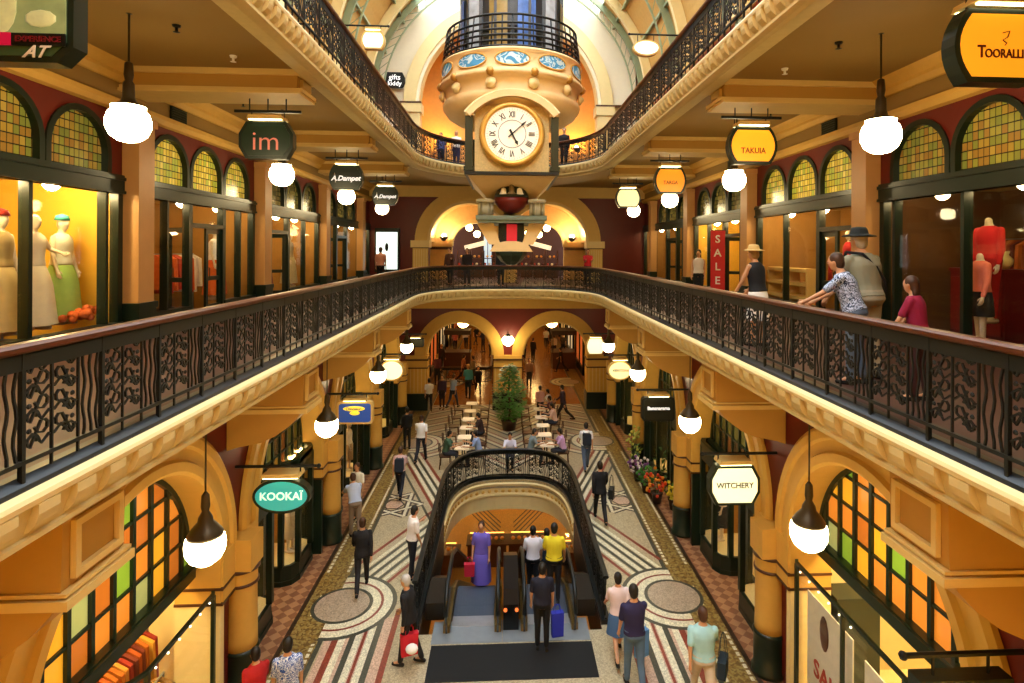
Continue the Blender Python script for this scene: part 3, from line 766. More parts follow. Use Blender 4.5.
# pendant globe lamps ---------------------------------------------------------------
def pendant_up():
    t = thing('globe_pendant', 'x', 'lamp')
    m = MB(); m.lathe([(.02,0),(.13,0),(.13,-.03),(.04,-.06),(.02,-.07)], n=16); m.lathe([(.014,-.05),(.014,-1.1)], n=8); m.build('rod', BRASS, t, True)
    m = MB(); m.lathe([(.02,-.72),(.05,-.74),(.06,-.9),(.045,-.98),(.07,-1.02),(.075,-1.2),(.1,-1.27),(.175,-1.31),(.175,-1.34)], n=20); m.build('cap', BRASS, t, True)
    m = MB(); m.lathe([(.17,-1.32),(.21,-1.33),(.2,-1.37),(.245,-1.43),(.27,-1.52),(.268,-1.62),(.22,-1.73),(.13,-1.80),(.05,-1.82),(.01,-1.82)], n=28); m.build('globe', GLOBE, t, True)
    return t
def pendant_low():
    t = thing('globe_pendant', 'x', 'lamp')
    m = MB(); m.lathe([(.02,0),(.08,0),(.08,-.03),(.02,-.05)], n=16); m.lathe([(.013,-.04),(.013,-1.45)], n=8); m.build('rod', BRASS, t, True)
    m = MB(); m.lathe([(.015,-1.35),(.05,-1.4),(.06,-1.55),(.045,-1.62),(.09,-1.7),(.1,-1.76),(.17,-1.84),(.225,-1.92),(.23,-1.96)], n=24); m.build('cap', BRASS, t, True)
    m = MB(); m.lathe([(.21,-1.94),(.245,-1.98),(.26,-2.07),(.25,-2.17),(.2,-2.27),(.11,-2.34),(.04,-2.36),(.01,-2.36)], n=28); m.build('globe', GLOBE, t, True)
    return t
pu, pl = pendant_up(), pendant_low(); index_kids()
firstu = firstl = True
for s in (-1,1):
    for i, Y in enumerate(YM):
        o = pu if firstu else copy_tree(pu); firstu = False
        o.location = (s*5.32, Y, 11.36); o['label'] = 'white globe pendant lamp over the %s gallery walkway, %s' % (side(s), ORD[i]+(' from the camera' if i else ' to the camera')); o['group'] = 'globe lamps of the gallery'
        o = pl if firstl else copy_tree(pl); firstl = False
        o.location = (s*4.27, Y, 6.1); o['label'] = 'white globe pendant lamp with conical cap under the %s gallery, %s' % (side(s), ORD[i]+(' from the camera' if i else ' to the camera')); o['group'] = 'globe lamps of the ground floor'

# hanging signs ----------------------------------------------------------------------
def outline(kind, w, h):
    P = []
    if kind == 'ellipse': P = [(w/2*math.cos(2*PI*k/36), h/2*math.sin(2*PI*k/36)) for k in range(36)]
    elif kind == 'barrel':
        b = .14*w
        for sg in (1,-1):
            for k in range(9):
                t = -1+k/4; t *= sg
                P.append((sg*(w/2-b*(t*t)), h/2*t))
    elif kind == 'octagon':
        c = .13*w; P = [(w/2-c,-h/2),(w/2,-h/2+h*.32),(w/2,h/2-h*.32),(w/2-c,h/2),(-w/2+c,h/2),(-w/2,h/2-h*.32),(-w/2,-h/2+h*.32),(-w/2+c,-h/2)]
    elif kind == 'chamfer':
        c = .1*w; P = [(w/2-c,-h/2),(w/2,-h/2+c),(w/2,h/2),(-w/2,h/2),(-w/2,-h/2+c),(-w/2+c,-h/2)]
    else:
        r = min(w,h)*.14
        for cx,cy,a0 in ((w/2-r,-h/2+r,-90),(w/2-r,h/2-r,0),(-w/2+r,h/2-r,90),(-w/2+r,-h/2+r,180)):
            for k in range(5): P.append((cx+r*math.cos(R(a0+k*22.5)), cy+r*math.sin(R(a0+k*22.5))))
    return P
def text(s, size, m, parent, loc, align='CENTER', sx=1., name='lettering', shear=0., bold=.018):
    c = bpy.data.curves.new(name, 'FONT'); c.body = s; c.size = size; c.align_x = align; c.align_y = 'CENTER'; c.extrude = .004; c.offset = size*bold; c.shear = shear; c.resolution_u = 3
    tmp = bpy.data.objects.new('tmp', c); COL.objects.link(tmp)
    me = bpy.data.meshes.new_from_object(tmp.evaluated_get(bpy.context.evaluated_depsgraph_get())); bpy.data.objects.remove(tmp); bpy.data.curves.remove(c)
    me.materials.clear(); me.materials.append(m); o = bpy.data.objects.new(name, me); COL.objects.link(o); o.parent = parent
    o.rotation_euler = (PI/2,0,0); o.location = loc; o.scale = (sx,1,1); return o
def sign(x, y, z, w, h, kind, face, frame, label, hang='ceiling', s=1, top=11.41, lamp=True, nametxt=None, wallx=5.1):
    t = thing('hanging_sign', label, 'sign', (x,y,z))
    P = outline(kind, w, h)
    m = MB(); m.prism([(a*1.0,b*1.0) for a,b in P], 1, -.09, .09); 
    m.build('case', frame, t)
    m = MB(); q = [(a*(1-.09/w*1.2),b*(1-.09/h*1.2)) for a,b in P]; m.prism(q, 1, -.1, .1); m.build('face', face, t)
    if lamp:
        m = MB(); m.prism([(-w*.33,h/2+.04),(w*.33,h/2+.04),(w*.3,h/2+.11),(-w*.3,h/2+.11)], 1, -.17, .17); m.build('lamp_hood', CREAM, t)
        m = MB(); m.box(-w*.3,w*.3,-.15,-.11,h/2+.02,h/2+.05); m.box(-w*.3,w*.3,.11,.15,h/2+.02,h/2+.05); m.build('lamp_tube', lightmat('sign_tube',(1,.95,.7),8.), t)
    m = MB()
    if hang == 'ceiling':
        zb = h/2+.2; m.box(-w*.62,w*.62,-.02,.02,zb-.02,zb+.03)
        for xx in (-w*.34,0,w*.34): m.tube([(xx,0,zb),(xx,0,top-z)], .013, 5); m.lathe([(.05,0),(.02,-.04)], c=(xx,0,top-z), n=10)
        for xx in (-w*.3,w*.3): m.tube([(xx,0,zb),(xx,0,h/2-.02)], .012, 5)
    elif hang == 'bracket':
        zb = h/2+.2; m.tube([(-s*(w*.62),0,zb),(s*(wallx-abs(x)),0,zb)], .03, 6)
        for xx in (-w*.3,w*.3): m.tube([(xx,0,zb),(xx,0,h/2-.03)], .015, 5)
        m.ball((-s*(w*.62),0,zb),.045,n=8)
    m.build('hanger', BLACK, t)
    return t
def glow(name, c, es, rough=.3): return mat('sign_'+name, c, rough, var=.04, emit=c, es=es)
S = []
t = sign(4.66,5.5,10.12,.95,.72,'barrel',glow('amber','e8991c',.9),GREEN,'amber gallery sign with dark red lettering at the top right corner of the photo')
text('T', .17, RED, t, (-.215,-.105,-.07), sx=.8); text('OORALLIE', .12, RED, t, (.04,-.105,-.085), sx=.8)
g = MB(); g.tube([(.0,-.105,.12),(.07,-.105,.14),(.05,-.105,.08),(.0,-.105,.05),(.04,-.105,.02),(.02,-.105,0)], .006, 4); g.build('emblem', RED, t)
t = sign(4.56,10.95,10.12,.95,.70,'barrel',glow('amber2','f0a01e',1.1),GREEN,'amber barrel shaped sign over the right gallery, second from the camera, with faint brown lettering')
text('TAKUIA', .15, mat('sign_brown','9a5a14',.5), t, (0,-.105,-.1), sx=.9)
t = sign(4.53,16.4,10.1,.92,.74,'barrel',glow('amber3','e08a1a',1.0),GREEN,'amber barrel shaped sign over the right gallery, third from the camera, smaller than its twin')
text('TARGA', .14, mat('sign_brown','9a5a14',.5), t, (0,-.105,-.06), sx=.9)
t = sign(4.48,21.85,10.08,.95,.72,'barrel',glow('cream','efe3a6',1.1),GREEN,'cream coloured barrel sign over the far end of the right gallery')
t = sign(-4.75,5.5,10.35,1.42,1.2,'chamfer',mat('poster_green','3c5a3c',.4,var=.1),GREEN,'dark green poster sign with pictures and a crimson strip, top left photo corner', lamp=False)
g = MB(); g.box(-.66,.66,-.115,-.105,-.36,.54); 
pm = mat('poster_picture','8c9a6a',.4,var=.75,scale=4.5,emit='9aa86a',es=.35); g.build('poster_photo', pm, t)
g = MB(); g.ball((.12,-.12,-.12),.13,.01,.24,n=14); g.ball((.12,-.125,.12),.06,.01,.08,n=12); g.ball((.42,-.12,.22),.2,.01,.13,n=12); g.ball((-.12,-.12,.05),.2,.01,.05,n=12); g.ball((-.55,-.12,.2),.2,.01,.08,n=10)
g.ball((.45,-.12,-.22),.14,.01,.08,n=10); g.ball((-.3,-.12,-.22),.2,.01,.1,n=10)
g.build('poster_figures', mat('poster_pale','d0d49a',.4,var=.4,scale=8,emit='c8cc90',es=.35), t, True)
g = MB(); g.box(-.66,.2,-.125,-.105,-.46,-.35); g.build('crimson_strip', glow('crimson','c01440',.5), t)
g = MB(); g.box(.2,.66,-.12,-.105,-.46,-.35); g.build('black_strip', BLACK, t)
text('EXPERIENCE', .07, mat('sign_darkred','7a1626',.5), t, (.43,-.125,-.405)); text('LUST', .1, mat('sign_pinktext','e05a7a',.5), t, (-.05,-.13,-.405), sx=1.2); text('AT', .15, WHITE, t, (.40,-.125,-.52), shear=.5); text('L', .15, WHITE, t, (-.35,-.12,-.52))
t = sign(-4.55,10.95,10.08,.97,.68,'octagon',mat('sign_green','1d3426',.3),GREEN,'dark green eight sided sign over the left gallery with thin pink lettering')
text('im', .5, mat('sign_pink','d8806a',.4,emit='d8806a',es=.4), t, (0,-.105,-.03), sx=1.05, bold=-.008)
for i,(Y,x,w) in enumerate(((16.4,-4.58,.93),(21.85,-4.62,.95))):
    t = sign(x,Y,10.08,w,.68,'barrel',mat('sign_black','14201a',.3),GREEN,'dark rounded sign over the left gallery with white script lettering, %s' % ['the nearer of two alike','the farther of two alike'][i])
    text('A.Dampet', .19, glow('white','ffffff',.9), t, (0,-.105,-.03), shear=.3)
    g = MB(); g.tube([(-.33,-.105,-.02),(-.3,-.105,.12),(-.28,-.105,-.14)], .008, 4); g.build('emblem', WHITE, t)
# ground floor signs
t = sign(-4.24,10.95,3.56,1.04,.64,'ellipse',glow('teal','2f9c98',.75),GREEN,'teal oval sign with pale lettering hung by the left arch of the ground floor', hang='bracket', s=-1)
text('KOOKAÏ', .2, glow('paleteal','c8f0dc',1.0), t, (0,-.105,0))
t = sign(-4.3,16.4,3.56,.98,.62,'round',glow('blue','2c4c98',.5),CREAM,'blue rectangular sign with yellow flourish hung over the left side of the ground floor', hang='bracket', s=-1)
g = MB(); g.ball((-.02,-.11,.12),.3,.015,.07,n=16); g.ball((0,-.11,0),.14,.015,.06,n=12); g.build('emblem', glow('yellow','f2d23a',1.0), t, True)
text('Dinosaur', .11, mat('sign_ink','3a5a8a',.5), t, (-.02,-.135,.12))
t = sign(-4.35,21.85,3.6,.9,.78,'ellipse',glow('ivory','f3edbe',1.3),CREAM,'glowing ivory oval sign on the left side of the ground floor, beyond the blue one', hang='bracket', s=-1)
t = sign(-4.3,27.3,3.75,.75,.4,'round',mat('sign_olive','3a3a24',.5),BLACK,'small dark sign under a bright tube by the far left pier', hang='bracket', s=-1)
t = sign(4.24,10.95,3.62,.98,.76,'octagon',glow('ivory2','f0eac0',1.25),GREEN,'ivory eight sided sign with black lettering hung by the right arch of the ground floor', hang='bracket', s=1)
text('WITCHERY', .15, BLACK, t, (0,-.105,0), sx=.95)
t = sign(4.22,16.4,3.58,.95,.68,'round',mat('sign_coal','1a1c14',.3),BLACK,'black square sign with one white line of lettering, right of the ground floor', hang='bracket', s=1)
text('Bananarama', .14, glow('white','ffffff',.9), t, (0,-.105,.03), sx=.95)
t = sign(4.2,21.85,3.55,.92,.74,'ellipse',glow('ivory3','f0e4a8',1.1),CREAM,'ivory rounded sign with dark and orange lettering on the right of the ground floor', hang='bracket', s=1)
text('KEN', .13, BLACK, t, (-.15,-.105,0)); text('TONE', .13, mat('sign_orange','d07a2a',.5), t, (.17,-.105,0))
t = sign(4.12,27.3,3.56,.88,.78,'barrel',glow('ivory4','f2ecc8',1.3),CREAM,'farthest ivory sign on the right of the ground floor, beside the end wall', hang='bracket', s=1)
t = sign(4.35,5.5,3.62,.95,.62,'chamfer',glow('lime','c8d478',1.0),GREEN,'pale green lit sign cut by the bottom right edge of the photo', hang='bracket', s=1, lamp=False)
# upper gallery signs
for s,(x,z,w,h) in ((-1,(-4.36,14.68,.74,.56)),(1,(4.35,14.65,.88,.52))):
    t = sign(x,18.6,z,w,h,'barrel' if s<0 else 'ellipse',glow('white%d'%s,'f6f2dc',1.4),CREAM,['','white oval sign over the right side of the upper gallery','glowing white lantern sign over the left side of the upper gallery'][s], hang='bracket', s=s, wallx=6.8, lamp=(s<0))

# ------------------------------------------------------------------------ end wall
m = MB()
arch_wall(1, -7.0, 7.0, 0, 6.2, [(-2.45,1.68,2.75,0),(2.45,1.68,2.75,0)], YEND, YEND+.6, 0, m)
struct('wall_end', m, [RED])
m = MB()
arch_wall(1, -7.0, 7.0, L1, 11.3, [(-2.02,2.02,8.5,0),(2.02,2.02,8.5,0)], YEND, YEND+.6, 0, m); m.box(-.15,.15,YEND,YEND+.6,L1,8.5)
struct('wall_end', m, [RED])
m = MB(); arch_wall(1, -6.9, 6.9, L2, 22.3, [(0,4.55,15.5,0)], YEND, YEND+.6, 0, m, rev=20)
struct('wall_end', m, [STONE])
m = MB(); 
for xc in (-2.45,2.45):
    arch_ring(1, xc, 2.75, [(1.62,YEND-.02),(1.62,YEND+.62),(1.75,YEND+.62),(1.75,YEND-.02)], m=m, mi=1, n=28)
    arch_ring(1, xc, 2.75, [(1.70,YEND-.10),(1.70,YEND+.05),(2.25,YEND+.05),(2.25,YEND-.10)], m=m, mi=0, n=28)
m.box(-7,7,YEND-.12,YEND+.02,5.12,6.1,0)
for x0,x1 in ((-.72,.72),(-5.35,-4.05),(4.05,5.35)):
    m.box(x0,x1,YEND-.16,YEND+.7,.8,2.75,0); m.box(x0-.05,x1+.05,YEND-.22,YEND+.75,2.5,2.58,2); m.box(x0-.03,x1+.03,YEND-.2,YEND+.72,2.1,2.16,2); m.box(x0-.04,x1+.04,YEND-.22,YEND+.75,0,.85,3)
    n = 7
    for k in range(n):
        xx = x0+(x1-x0)*(k+.5)/n; m.box(xx-.02,xx+.02,YEND-.19,YEND-.15,.9,2.1,1)
struct(num('trim'), m, [GOLD, CREAM, BROWN, GREEN])
m = MB()
for xc in (-2.02,2.02):
    arch_ring(1, xc, 8.5, [(1.95,YEND-.04),(1.95,YEND+.65),(2.1,YEND+.65),(2.1,YEND-.04)], m=m, mi=1, n=28)
    arch_ring(1, xc, 8.5, [(2.08,YEND-.14),(2.08,YEND+.02),(2.7,YEND+.02),(2.7,YEND-.14)], m=m, mi=0, n=28, a_from=(PI*.25 if xc<0 else 0) if False else 0)
m.box(-7,7,YEND-.2,YEND+.02,10.75,11.3,0)
for s in (-1,1):
    m.box(s*4.05,s*4.8,YEND-.2,YEND+.7,L1,8.2,0); m.box(s*3.98,s*4.9,YEND-.28,YEND+.75,8.2,8.55,1); m.box(s*4.0,s*4.86,YEND-.25,YEND+.72,8.4,8.45,2); m.box(s*4.0,s*4.86,YEND-.25,YEND+.72,8.16,8.2,2)
    for k in range(6): m.box(s*(4.1+k*.12),s*(4.14+k*.12),YEND-.23,YEND-.19,L1,8.1,1)
m.box(-.35,.35,YEND-.2,YEND+.7,L1,8.5,0)
struct(num('trim'), m, [CREAM, NOSE, BROWN])
m = MB(); arch_ring(1, 0, 15.5, [(4.5,YEND-.06),(4.5,YEND+.65),(4.7,YEND+.65),(4.7,YEND-.16),(5.3,YEND-.16),(5.3,YEND-.1),(5.35,YEND+.02),(4.55,YEND+.02)], m=m, mi=0, n=44)
for s in (-1,1):
    m.box(s*4.5,s*5.3,YEND-.16,YEND+.65,L2,15.0,0); m.box(s*4.42,s*5.4,YEND-.24,YEND+.7,15.0,15.5,0); m.box(s*4.42,s*6.9,YEND-.26,YEND+.1,15.44,15.52,1); m.box(s*5.3,s*6.9,YEND-.1,YEND+.02,14.2,14.3,1)
    for k in range(6): m.box(s*(4.55+k*.13),s*(4.6+k*.13),YEND-.2,YEND-.15,L2,14.5,0)
struct(num('trim'), m, [NOSE, BROWN])
# rooms beyond the end arches
m = MB(); 
arch_wall(1, -6, 6, L1, 11.3, [(-1.8,1.3,8.3,0),(1.8,1.3,8.3,0)], YEND+2.6, YEND+2.9, 0, m)
for xc in (-2.02,2.02): arch_ring(1, xc, 8.5, [(2.03,YEND+.5),(2.03,YEND+2.65),(2.13,YEND+2.65),(2.13,YEND+.5)], m=m, mi=0, n=24)
m.box(-6,-5.9,YEND+.6,YEND+4.3,L1,11.3,0); m.box(5.9,6,YEND+.6,YEND+4.3,L1,11.3,0); m.box(-6,6,YEND+.6,YEND+7,11.3,11.42,0)
m.box(-6,6,YEND+7,YEND+7.2,L1,11.3,1)
struct('wall_beyond', m, [mat('warm_plaster','ecc687',.6), mat('maroon_wall','3a170e',.6)])
m = MB()
for xc in (-1.8,1.8): arch_ring(1, xc, 8.3, [(1.25,YEND+2.5),(1.25,YEND+2.95),(1.5,YEND+2.95),(1.5,YEND+2.5)], m=m, mi=0, n=24)
for a,b in ((-5.9,-3.1),(3.1,5.9),(-.5,.5)): m.box(a,b,YEND+2.5,YEND+2.6,8.1,8.25,1)
struct(num('trim'), m, [NOSE, BROWN])
m = MB(); m.box(-6.5,6.5,YEND+4,YEND+4.2,L2,22,0); m.box(-6.6,-6.5,YEND,YEND+4.2,L2,22,0); m.box(6.5,6.6,YEND,YEND+4.2,L2,22,0); m.box(-6.6,6.6,YEND+.6,YEND+4.2,22,22.1,0)
struct('wall_beyond', m, [mat('orange_plaster','dba458',.6)])
# wall lamps that light the far rooms (uplighter bowls)
def uplighter(x,y,z,p,lab,c=(1,.8,.48),fl=1):
    t = thing('wall_uplighter', lab, 'lamp', (x,y,z))
    m = MB(); m.lathe([(.03,-.2),(.1,-.17),(.2,-.05),(.24,.05),(.2,.05),(.08,-.08)], n=16); m.build('bowl', BRASS, t, True)
    m = MB(); m.ball((0,0,.06),.13,n=12); m.build('bulb', lightmat('uplight_%d'%p, c, p), t, True)
for s in (-1,1):
    uplighter(s*3.45,YEND+1.7,8.75,330,'small wall lamp glowing inside the %s arch at the far end of the gallery' % side(s), (1,.85,.6))
    uplighter(s*3.9,YEND+3.4,13.9,420,'wall lamp glowing orange inside the tall upper arch, %s side' % side(s), (1,.76,.4))
    uplighter(s*5.0,YEND+1.8,14.4,260,'second wall lamp inside the tall upper arch, %s side' % side(s), (1,.78,.42))
t = struct('window_far', MB().box(-1.5,-1.02,YEND+6.9,YEND+6.98,7.1,9.2), [mat('daylit_blue','a8bcd0',.3,var=.2,emit='a8bcd0',es=1.0)])
MB().box(-1.28,-1.24,YEND+6.86,YEND+6.9,7.1,9.2).box(-1.54,-1.5,YEND+6.86,YEND+6.98,7.1,9.2).box(-1.02,-.98,YEND+6.86,YEND+6.98,7.1,9.2).build('frame', GREEN, t)
for s in (-1,1):
    for k,(x,z,y) in enumerate(((2.2,9.35,YEND+3.4),(1.8,9.0,YEND+4.2),(1.2,9.1,YEND+5.2))):
        t = thing('small_globe_lamp', 'small white globe lamp beyond the %s arch of the far gallery wall, %s' % (side(s), ['outer one','middle one','inner one'][k]), 'lamp', (s*x,y,z))
        m = MB(); m.lathe([(.012,.2),(.012,11.27-z)], n=6); m.lathe([(.08,.2),(.1,.16)], n=10); m.build('rod', BRASS, t); m = MB(); m.ball((0,0,0),.2,n=14); m.build('globe', lightmat('far_small_glow',(1,.88,.62),22.), t, True)
    t = thing('slanted_shelf_sign', 'white slanted sign board hung beyond the %s arch of the far gallery wall' % side(s), 'sign', (s*1.9,YEND+3.8,8.35)); t.rotation_euler = (0,s*-.25 if False else -s*.25*(-1),0)
    m = MB(); m.box(-.6,.6,-.05,.05,-.13,.13); m.build('board', mat('lit_white','efe4cc',.4,emit='efe4cc',es=.8), t)
    for k in range(3):
        t = thing('merchandise_stand', 'crowded merchandise stand beyond the %s arch of the far gallery wall, %s' % (side(s), ['outer','middle','inner'][k]), 'stand', (s*(2.6-.75*k),YEND+4.6+.4*k,L1))
        m = MB(); m.box(-.35,.35,-.2,.2,0,.7); m.box(-.35,.35,-.2,.2,1.1,1.14); m.box(-.35,-.31,-.2,.2,.7,1.6); m.box(.31,.35,-.2,.2,.7,1.6); m.build('stand_body', BROWN, t)
        for q,c in enumerate(('c83a24','e8c070','f0e8d8','d88a3a','6a2a1c')):
            m = MB(); m.ball((-.26+q*.13,-.05,.8+(q%2)*.45),.08,n=8); m.build('ware', mat('ware_'+c,c,.5), t, True)
# ground floor beyond: a long passage with lit shops
m = MB()
for s in (-1,1):
    m.box(s*5.0,s*5.2,YEND+.6,62,0,6.2,0)
m.box(-5,5,61.9,62,0,6.2,0)
struct('wall_beyond', m, [GOLD])
m = MB(); m.box(-7,7,YEND+.6,62,6.05,6.19); struct('ceiling', m, OCHRE)
SHOPO = mat('shop_orange','d06a2a',.6); 
for s in (-1,1):
    for k in range(5):
        y = 31.6+k*5.6
        t = thing('passage_shopfront', 'lit shopfront in the far passage, %s side, %s' % (side(s), ORD[k]), 'shopfront', (s*5.0,y,0))
        m = MB(); m.box(-s*.14,0,0,4.2,0,.5); m.box(-s*.14,0,0,.16,0,3.2); m.box(-s*.14,0,4.04,4.2,0,3.2); m.box(-s*.2,0,0,4.2,2.9,3.25); m.box(-s*.12,0,2.0,2.1,.5,2.9); m.build('frame', GREEN, t)
        m = MB(); m.box(-s*.03,0,.16,4.04,.5,2.9); m.build('display', mat('lit_display_%d'%(k%3), ['e8c27a','d8743a','f0d9a8'][k%3], .5, var=.6, scale=2.5, emit=['e8b060','d8642a','f0d0a0'][k%3], es=.55), t)
for k in range(5):
    for s in (-1,1):
        t = thing('passage_globe_lamp', 'white globe lamp hanging in the far passage, %s side, %s' % (side(s), ORD[k]), 'lamp', (s*2.4,31.5+k*6.,6.05))
        m = MB(); m.lathe([(.08,0),(.012,-.04),(.012,-1.5),(.1,-1.6)], n=8); m.build('rod', BRASS, t, True)
        m = MB(); m.ball((0,0,-1.85),.33,n=18); m.build('globe', lightmat('passage_glow',(1,.8,.48),26.), t, True)
# central bracket lamp on the pier
t = thing('pier_lantern', 'white teardrop lamp on the middle pier of the end wall', 'lamp', (0,YEND-.75,3.62))
m = MB(); m.tube([(0,.6,.1),(0,.4,.35),(0,.1,.4),(0,0,.3)], .02, 6); m.lathe([(.03,.32),(.1,.27),(.18,.2)], n=14); m.build('bracket_arm', BLACK, t, True)
m = MB(); m.lathe([(.17,.2),(.27,.1),(.3,-.02),(.24,-.16),(.1,-.28),(.01,-.3)], n=20); m.build('globe', GLOBE, t, True)
m = MB(); m.lathe([(.05,-.28),(.06,-.32),(.01,-.42)], n=10); m.build('finial', BLACK, t, True)

# side walls and roof of the upper level ---------------------------------------------
ZS = 15.35; RR = 6.75
GREENP = mat('sage_green_iron','8f9a78',.5,var=.08)
for s in (-1,1):
    m = MB(); m.box(s*6.8,s*6.95,1,YEND,L2,ZS+.1); struct('wall_'+side(s), m, REDL)
    m = MB(); m.box(s*6.7,s*6.85,1,YEND,ZS-.35,ZS,0); m.box(s*6.6,s*6.85,1,YEND,ZS-.08,ZS+.02,0); struct(num('trim'), m, NOSE)
    for i,Y in enumerate(YC+[29.24]):
        t = thing('iron_pilaster', 'sage green pierced iron pilaster of the upper gallery, %s side, %s' % (side(s), (ORD+['against the end wall'])[i]), 'pilaster', (s*6.8,Y,L2))
        m = MB(); m.box(-s*.3,-s*.01,-.22,.22,.4,3.3); m.build('shaft', GREENP, t)
        m = MB(); m.box(-s*.4,-s*.01,-.32,.32,3.3,3.6); m.box(-s*.36,-s*.01,-.28,.28,3.2,3.3); m.build('capital', NOSE, t)
        m = MB(); m.box(-s*.36,-s*.01,-.28,.28,0,.4); m.build('plinth', NOSE, t)
        for k in range(6): m = MB(); m.lathe([(.09,-.02),(.09,.02),(.05,.03)], c=(-s*.3,0,.8+k*.42), n=12, ax=0); m.build('rosette', GREEN, t)
def vault(a0, a1, r, y0, y1, t_, m, mi=0, n=10):
    for k in range(n):
        a, b = a0+(a1-a0)*k/n, a0+(a1-a0)*(k+1)/n
        p = lambda rr,t:(rr*math.cos(t), ZS+rr*math.sin(t))
        m.prism([p(r,a),p(r,b),p(r+t_,b),p(r+t_,a)], 1, y0, y1, mi)
m = MB()
for s in (0,1):
    A = (lambda d: R(d) if s == 0 else PI-R(d))
    vault(A(0), A(47), 6.85, 1, YEND, .1, m)
struct('ceiling', m, [mat('vault_ochre','c2964f',.6)])
m = MB(); vault(R(47), R(133), 6.86, 1, YEND, .02, m, n=16)
struct('window_roof', m, [glassmat('roof_glass',(.95,.98,1.0))])
for i,Y in enumerate([6.8,12.3,17.7,23.2,28.7]+YC):
    t = thing('roof_rib', 'curved iron roof rib over the nave, %s' % (ORD[i]+' of the green ones' if i < 5 else ORD[i-5]+' of the gilded ones'), 'roof rib', (0,Y,ZS))
    m = MB(); gold = i >= 5
    arch_ring(1, 0, 0, [(6.45 if gold else 6.55,-.12 if gold else -.06),(6.84,-.12 if gold else -.06),(6.84,.12 if gold else .06),(6.45 if gold else 6.55,.12 if gold else .06)], m=m, n=40)
    m.build('arch', NOSE if gold else GREENP, t)
    if not gold:
        m = MB()
        arch_ring(1, 0, 0, [(6.15,-.04),(6.22,-.04),(6.22,.04),(6.15,.04)], m=m, n=40)
        for k in range(40):
            a, b = PI*k/40, PI*(k+1)/40
            m.tube([(6.2*math.cos(a),0,6.2*math.sin(a)),(6.56*math.cos(b),0,6.56*math.sin(b))], .02, 4)
        m.build('lattice', GREENP, t)
m = MB()
for k in range(21):
    a = R(47+86*k/20); m.tube([(6.8*math.cos(a),1,ZS+6.8*math.sin(a)),(6.8*math.cos(a),YEND,ZS+6.8*math.sin(a))], .035, 4)
for k in range(3):
    for s in (-1,1):
        a = R(8+15*k) if s > 0 else PI-R(8+15*k); m.tube([(6.78*math.cos(a),1,ZS+6.78*math.sin(a)),(6.78*math.cos(a),YEND,ZS+6.78*math.sin(a))], .09, 4)
struct(num('trim'), m, GREENP)
# closing walls behind the camera
m = MB(); m.box(-9.7,9.7,.6,1.0,6.0,12.0) if False else m.box(-10,10,-6.2,-6,-6,23); m.box(-10,-9.8,-6,YEND,-6,15.4); m.box(9.8,10,-6,YEND,-6,15.4)
m.box(-10,10,-6,1,11.5,11.6); 
struct('wall_back', m, GOLD)

# black painted sign board on the end wall of the upper gallery
t = thing('wall_sign', 'black eight sided sign with white lettering on the cream end wall, upper left', 'sign', (-5.72,YEND-.25,16.55))
m = MB(); m.prism(outline('octagon',1.0,.78), 1, -.06, .06); m.build('board', BLACK, t)
text('gifts', .36, glow('white','ffffff',.9), t, (0,-.07,.13), bold=.006); text('kiddy', .32, glow('white','ffffff',.9), t, (0,-.07,-.18), bold=.006)
# ----------------------------------------------------------------- hanging royal clock
CK = thing('suspended_clock', 'ornate suspended clock with drum shaped balcony, cream dial and dark green corner columns', 'clock', (0,17.5,0))
def ck(m, name, mats, smooth=False, parent=None, label=None):
    o = m.build(name, mats, parent or CK, smooth)
    if label: o['label'] = label
    return o
m = MB(); m.lathe([(1.5,14.3),(1.5,18.6),(1.2,18.9),(.3,19.2)], n=40); 
for k in range(20):
    a = 2*PI*k/20; m.box(1.5*math.cos(a)-.05,1.5*math.cos(a)+.05,1.5*math.sin(a)-.05,1.5*math.sin(a)+.05,13.6,18.5)
ck(m,'inner_drum',[mat('drum_charcoal','2a2c30',.3,var=.3,scale=3)])
for k in range(12):
    a = 2*PI*(k+.5)/12-PI/2
    if math.sin(a) < .3:
        m = MB()
        for q in range(5):
            b0, b1 = a-.17+q*.068, a-.17+(q+1)*.068
            m.add([(1.54*math.cos(b0),1.54*math.sin(b0),13.7),(1.54*math.cos(b1),1.54*math.sin(b1),13.7),(1.54*math.cos(b1),1.54*math.sin(b1),15.3),(1.54*math.cos(b0),1.54*math.sin(b0),15.3)],[(0,1,2,3)])
        ck(m,'window_panel',[mat('clock_window_%d'%(k%3),['4a6cb0','a8b0b8','8a7440'][k%3],.3,var=.6,scale=5,emit=['4a6cb0','a8b0b8','8a7440'][k%3],es=.15)])
m = MB()
for z, r in ((13.55,2.05),(13.7,2.03),(13.86,2.01),(14.02,1.99),(14.2,1.96),(14.44,1.93)): m.tube([(r*math.cos(2*PI*k/48),r*math.sin(2*PI*k/48),z) for k in range(48)], .035, 6, closed=True)
for k in range(44):
    a = 2*PI*k/44; m.tube([(2.05*math.cos(a),2.05*math.sin(a),13.5),(1.93*math.cos(a),1.93*math.sin(a),14.45)], .022, 5)
ck(m,'balcony_rail',BLACK,True)
m = MB(); m.lathe([(1.5,13.52),(2.08,13.52),(2.12,13.46),(2.07,13.40),(2.06,13.0),(2.14,12.92),(2.16,12.82),(2.06,12.76),(1.98,12.7),(1.95,12.46),(2.02,12.40),(2.05,12.33),(2.03,12.22),(1.9,12.04),(1.68,11.9),(1.4,11.8),(.6,11.78)], n=64)
ck(m,'drum',[mat('clock_cream','e3c48c',.5,var=.08,scale=5)],True)
OV = pattern('oval_painting','4a98c8','c4dfe8',2.2,1.2)
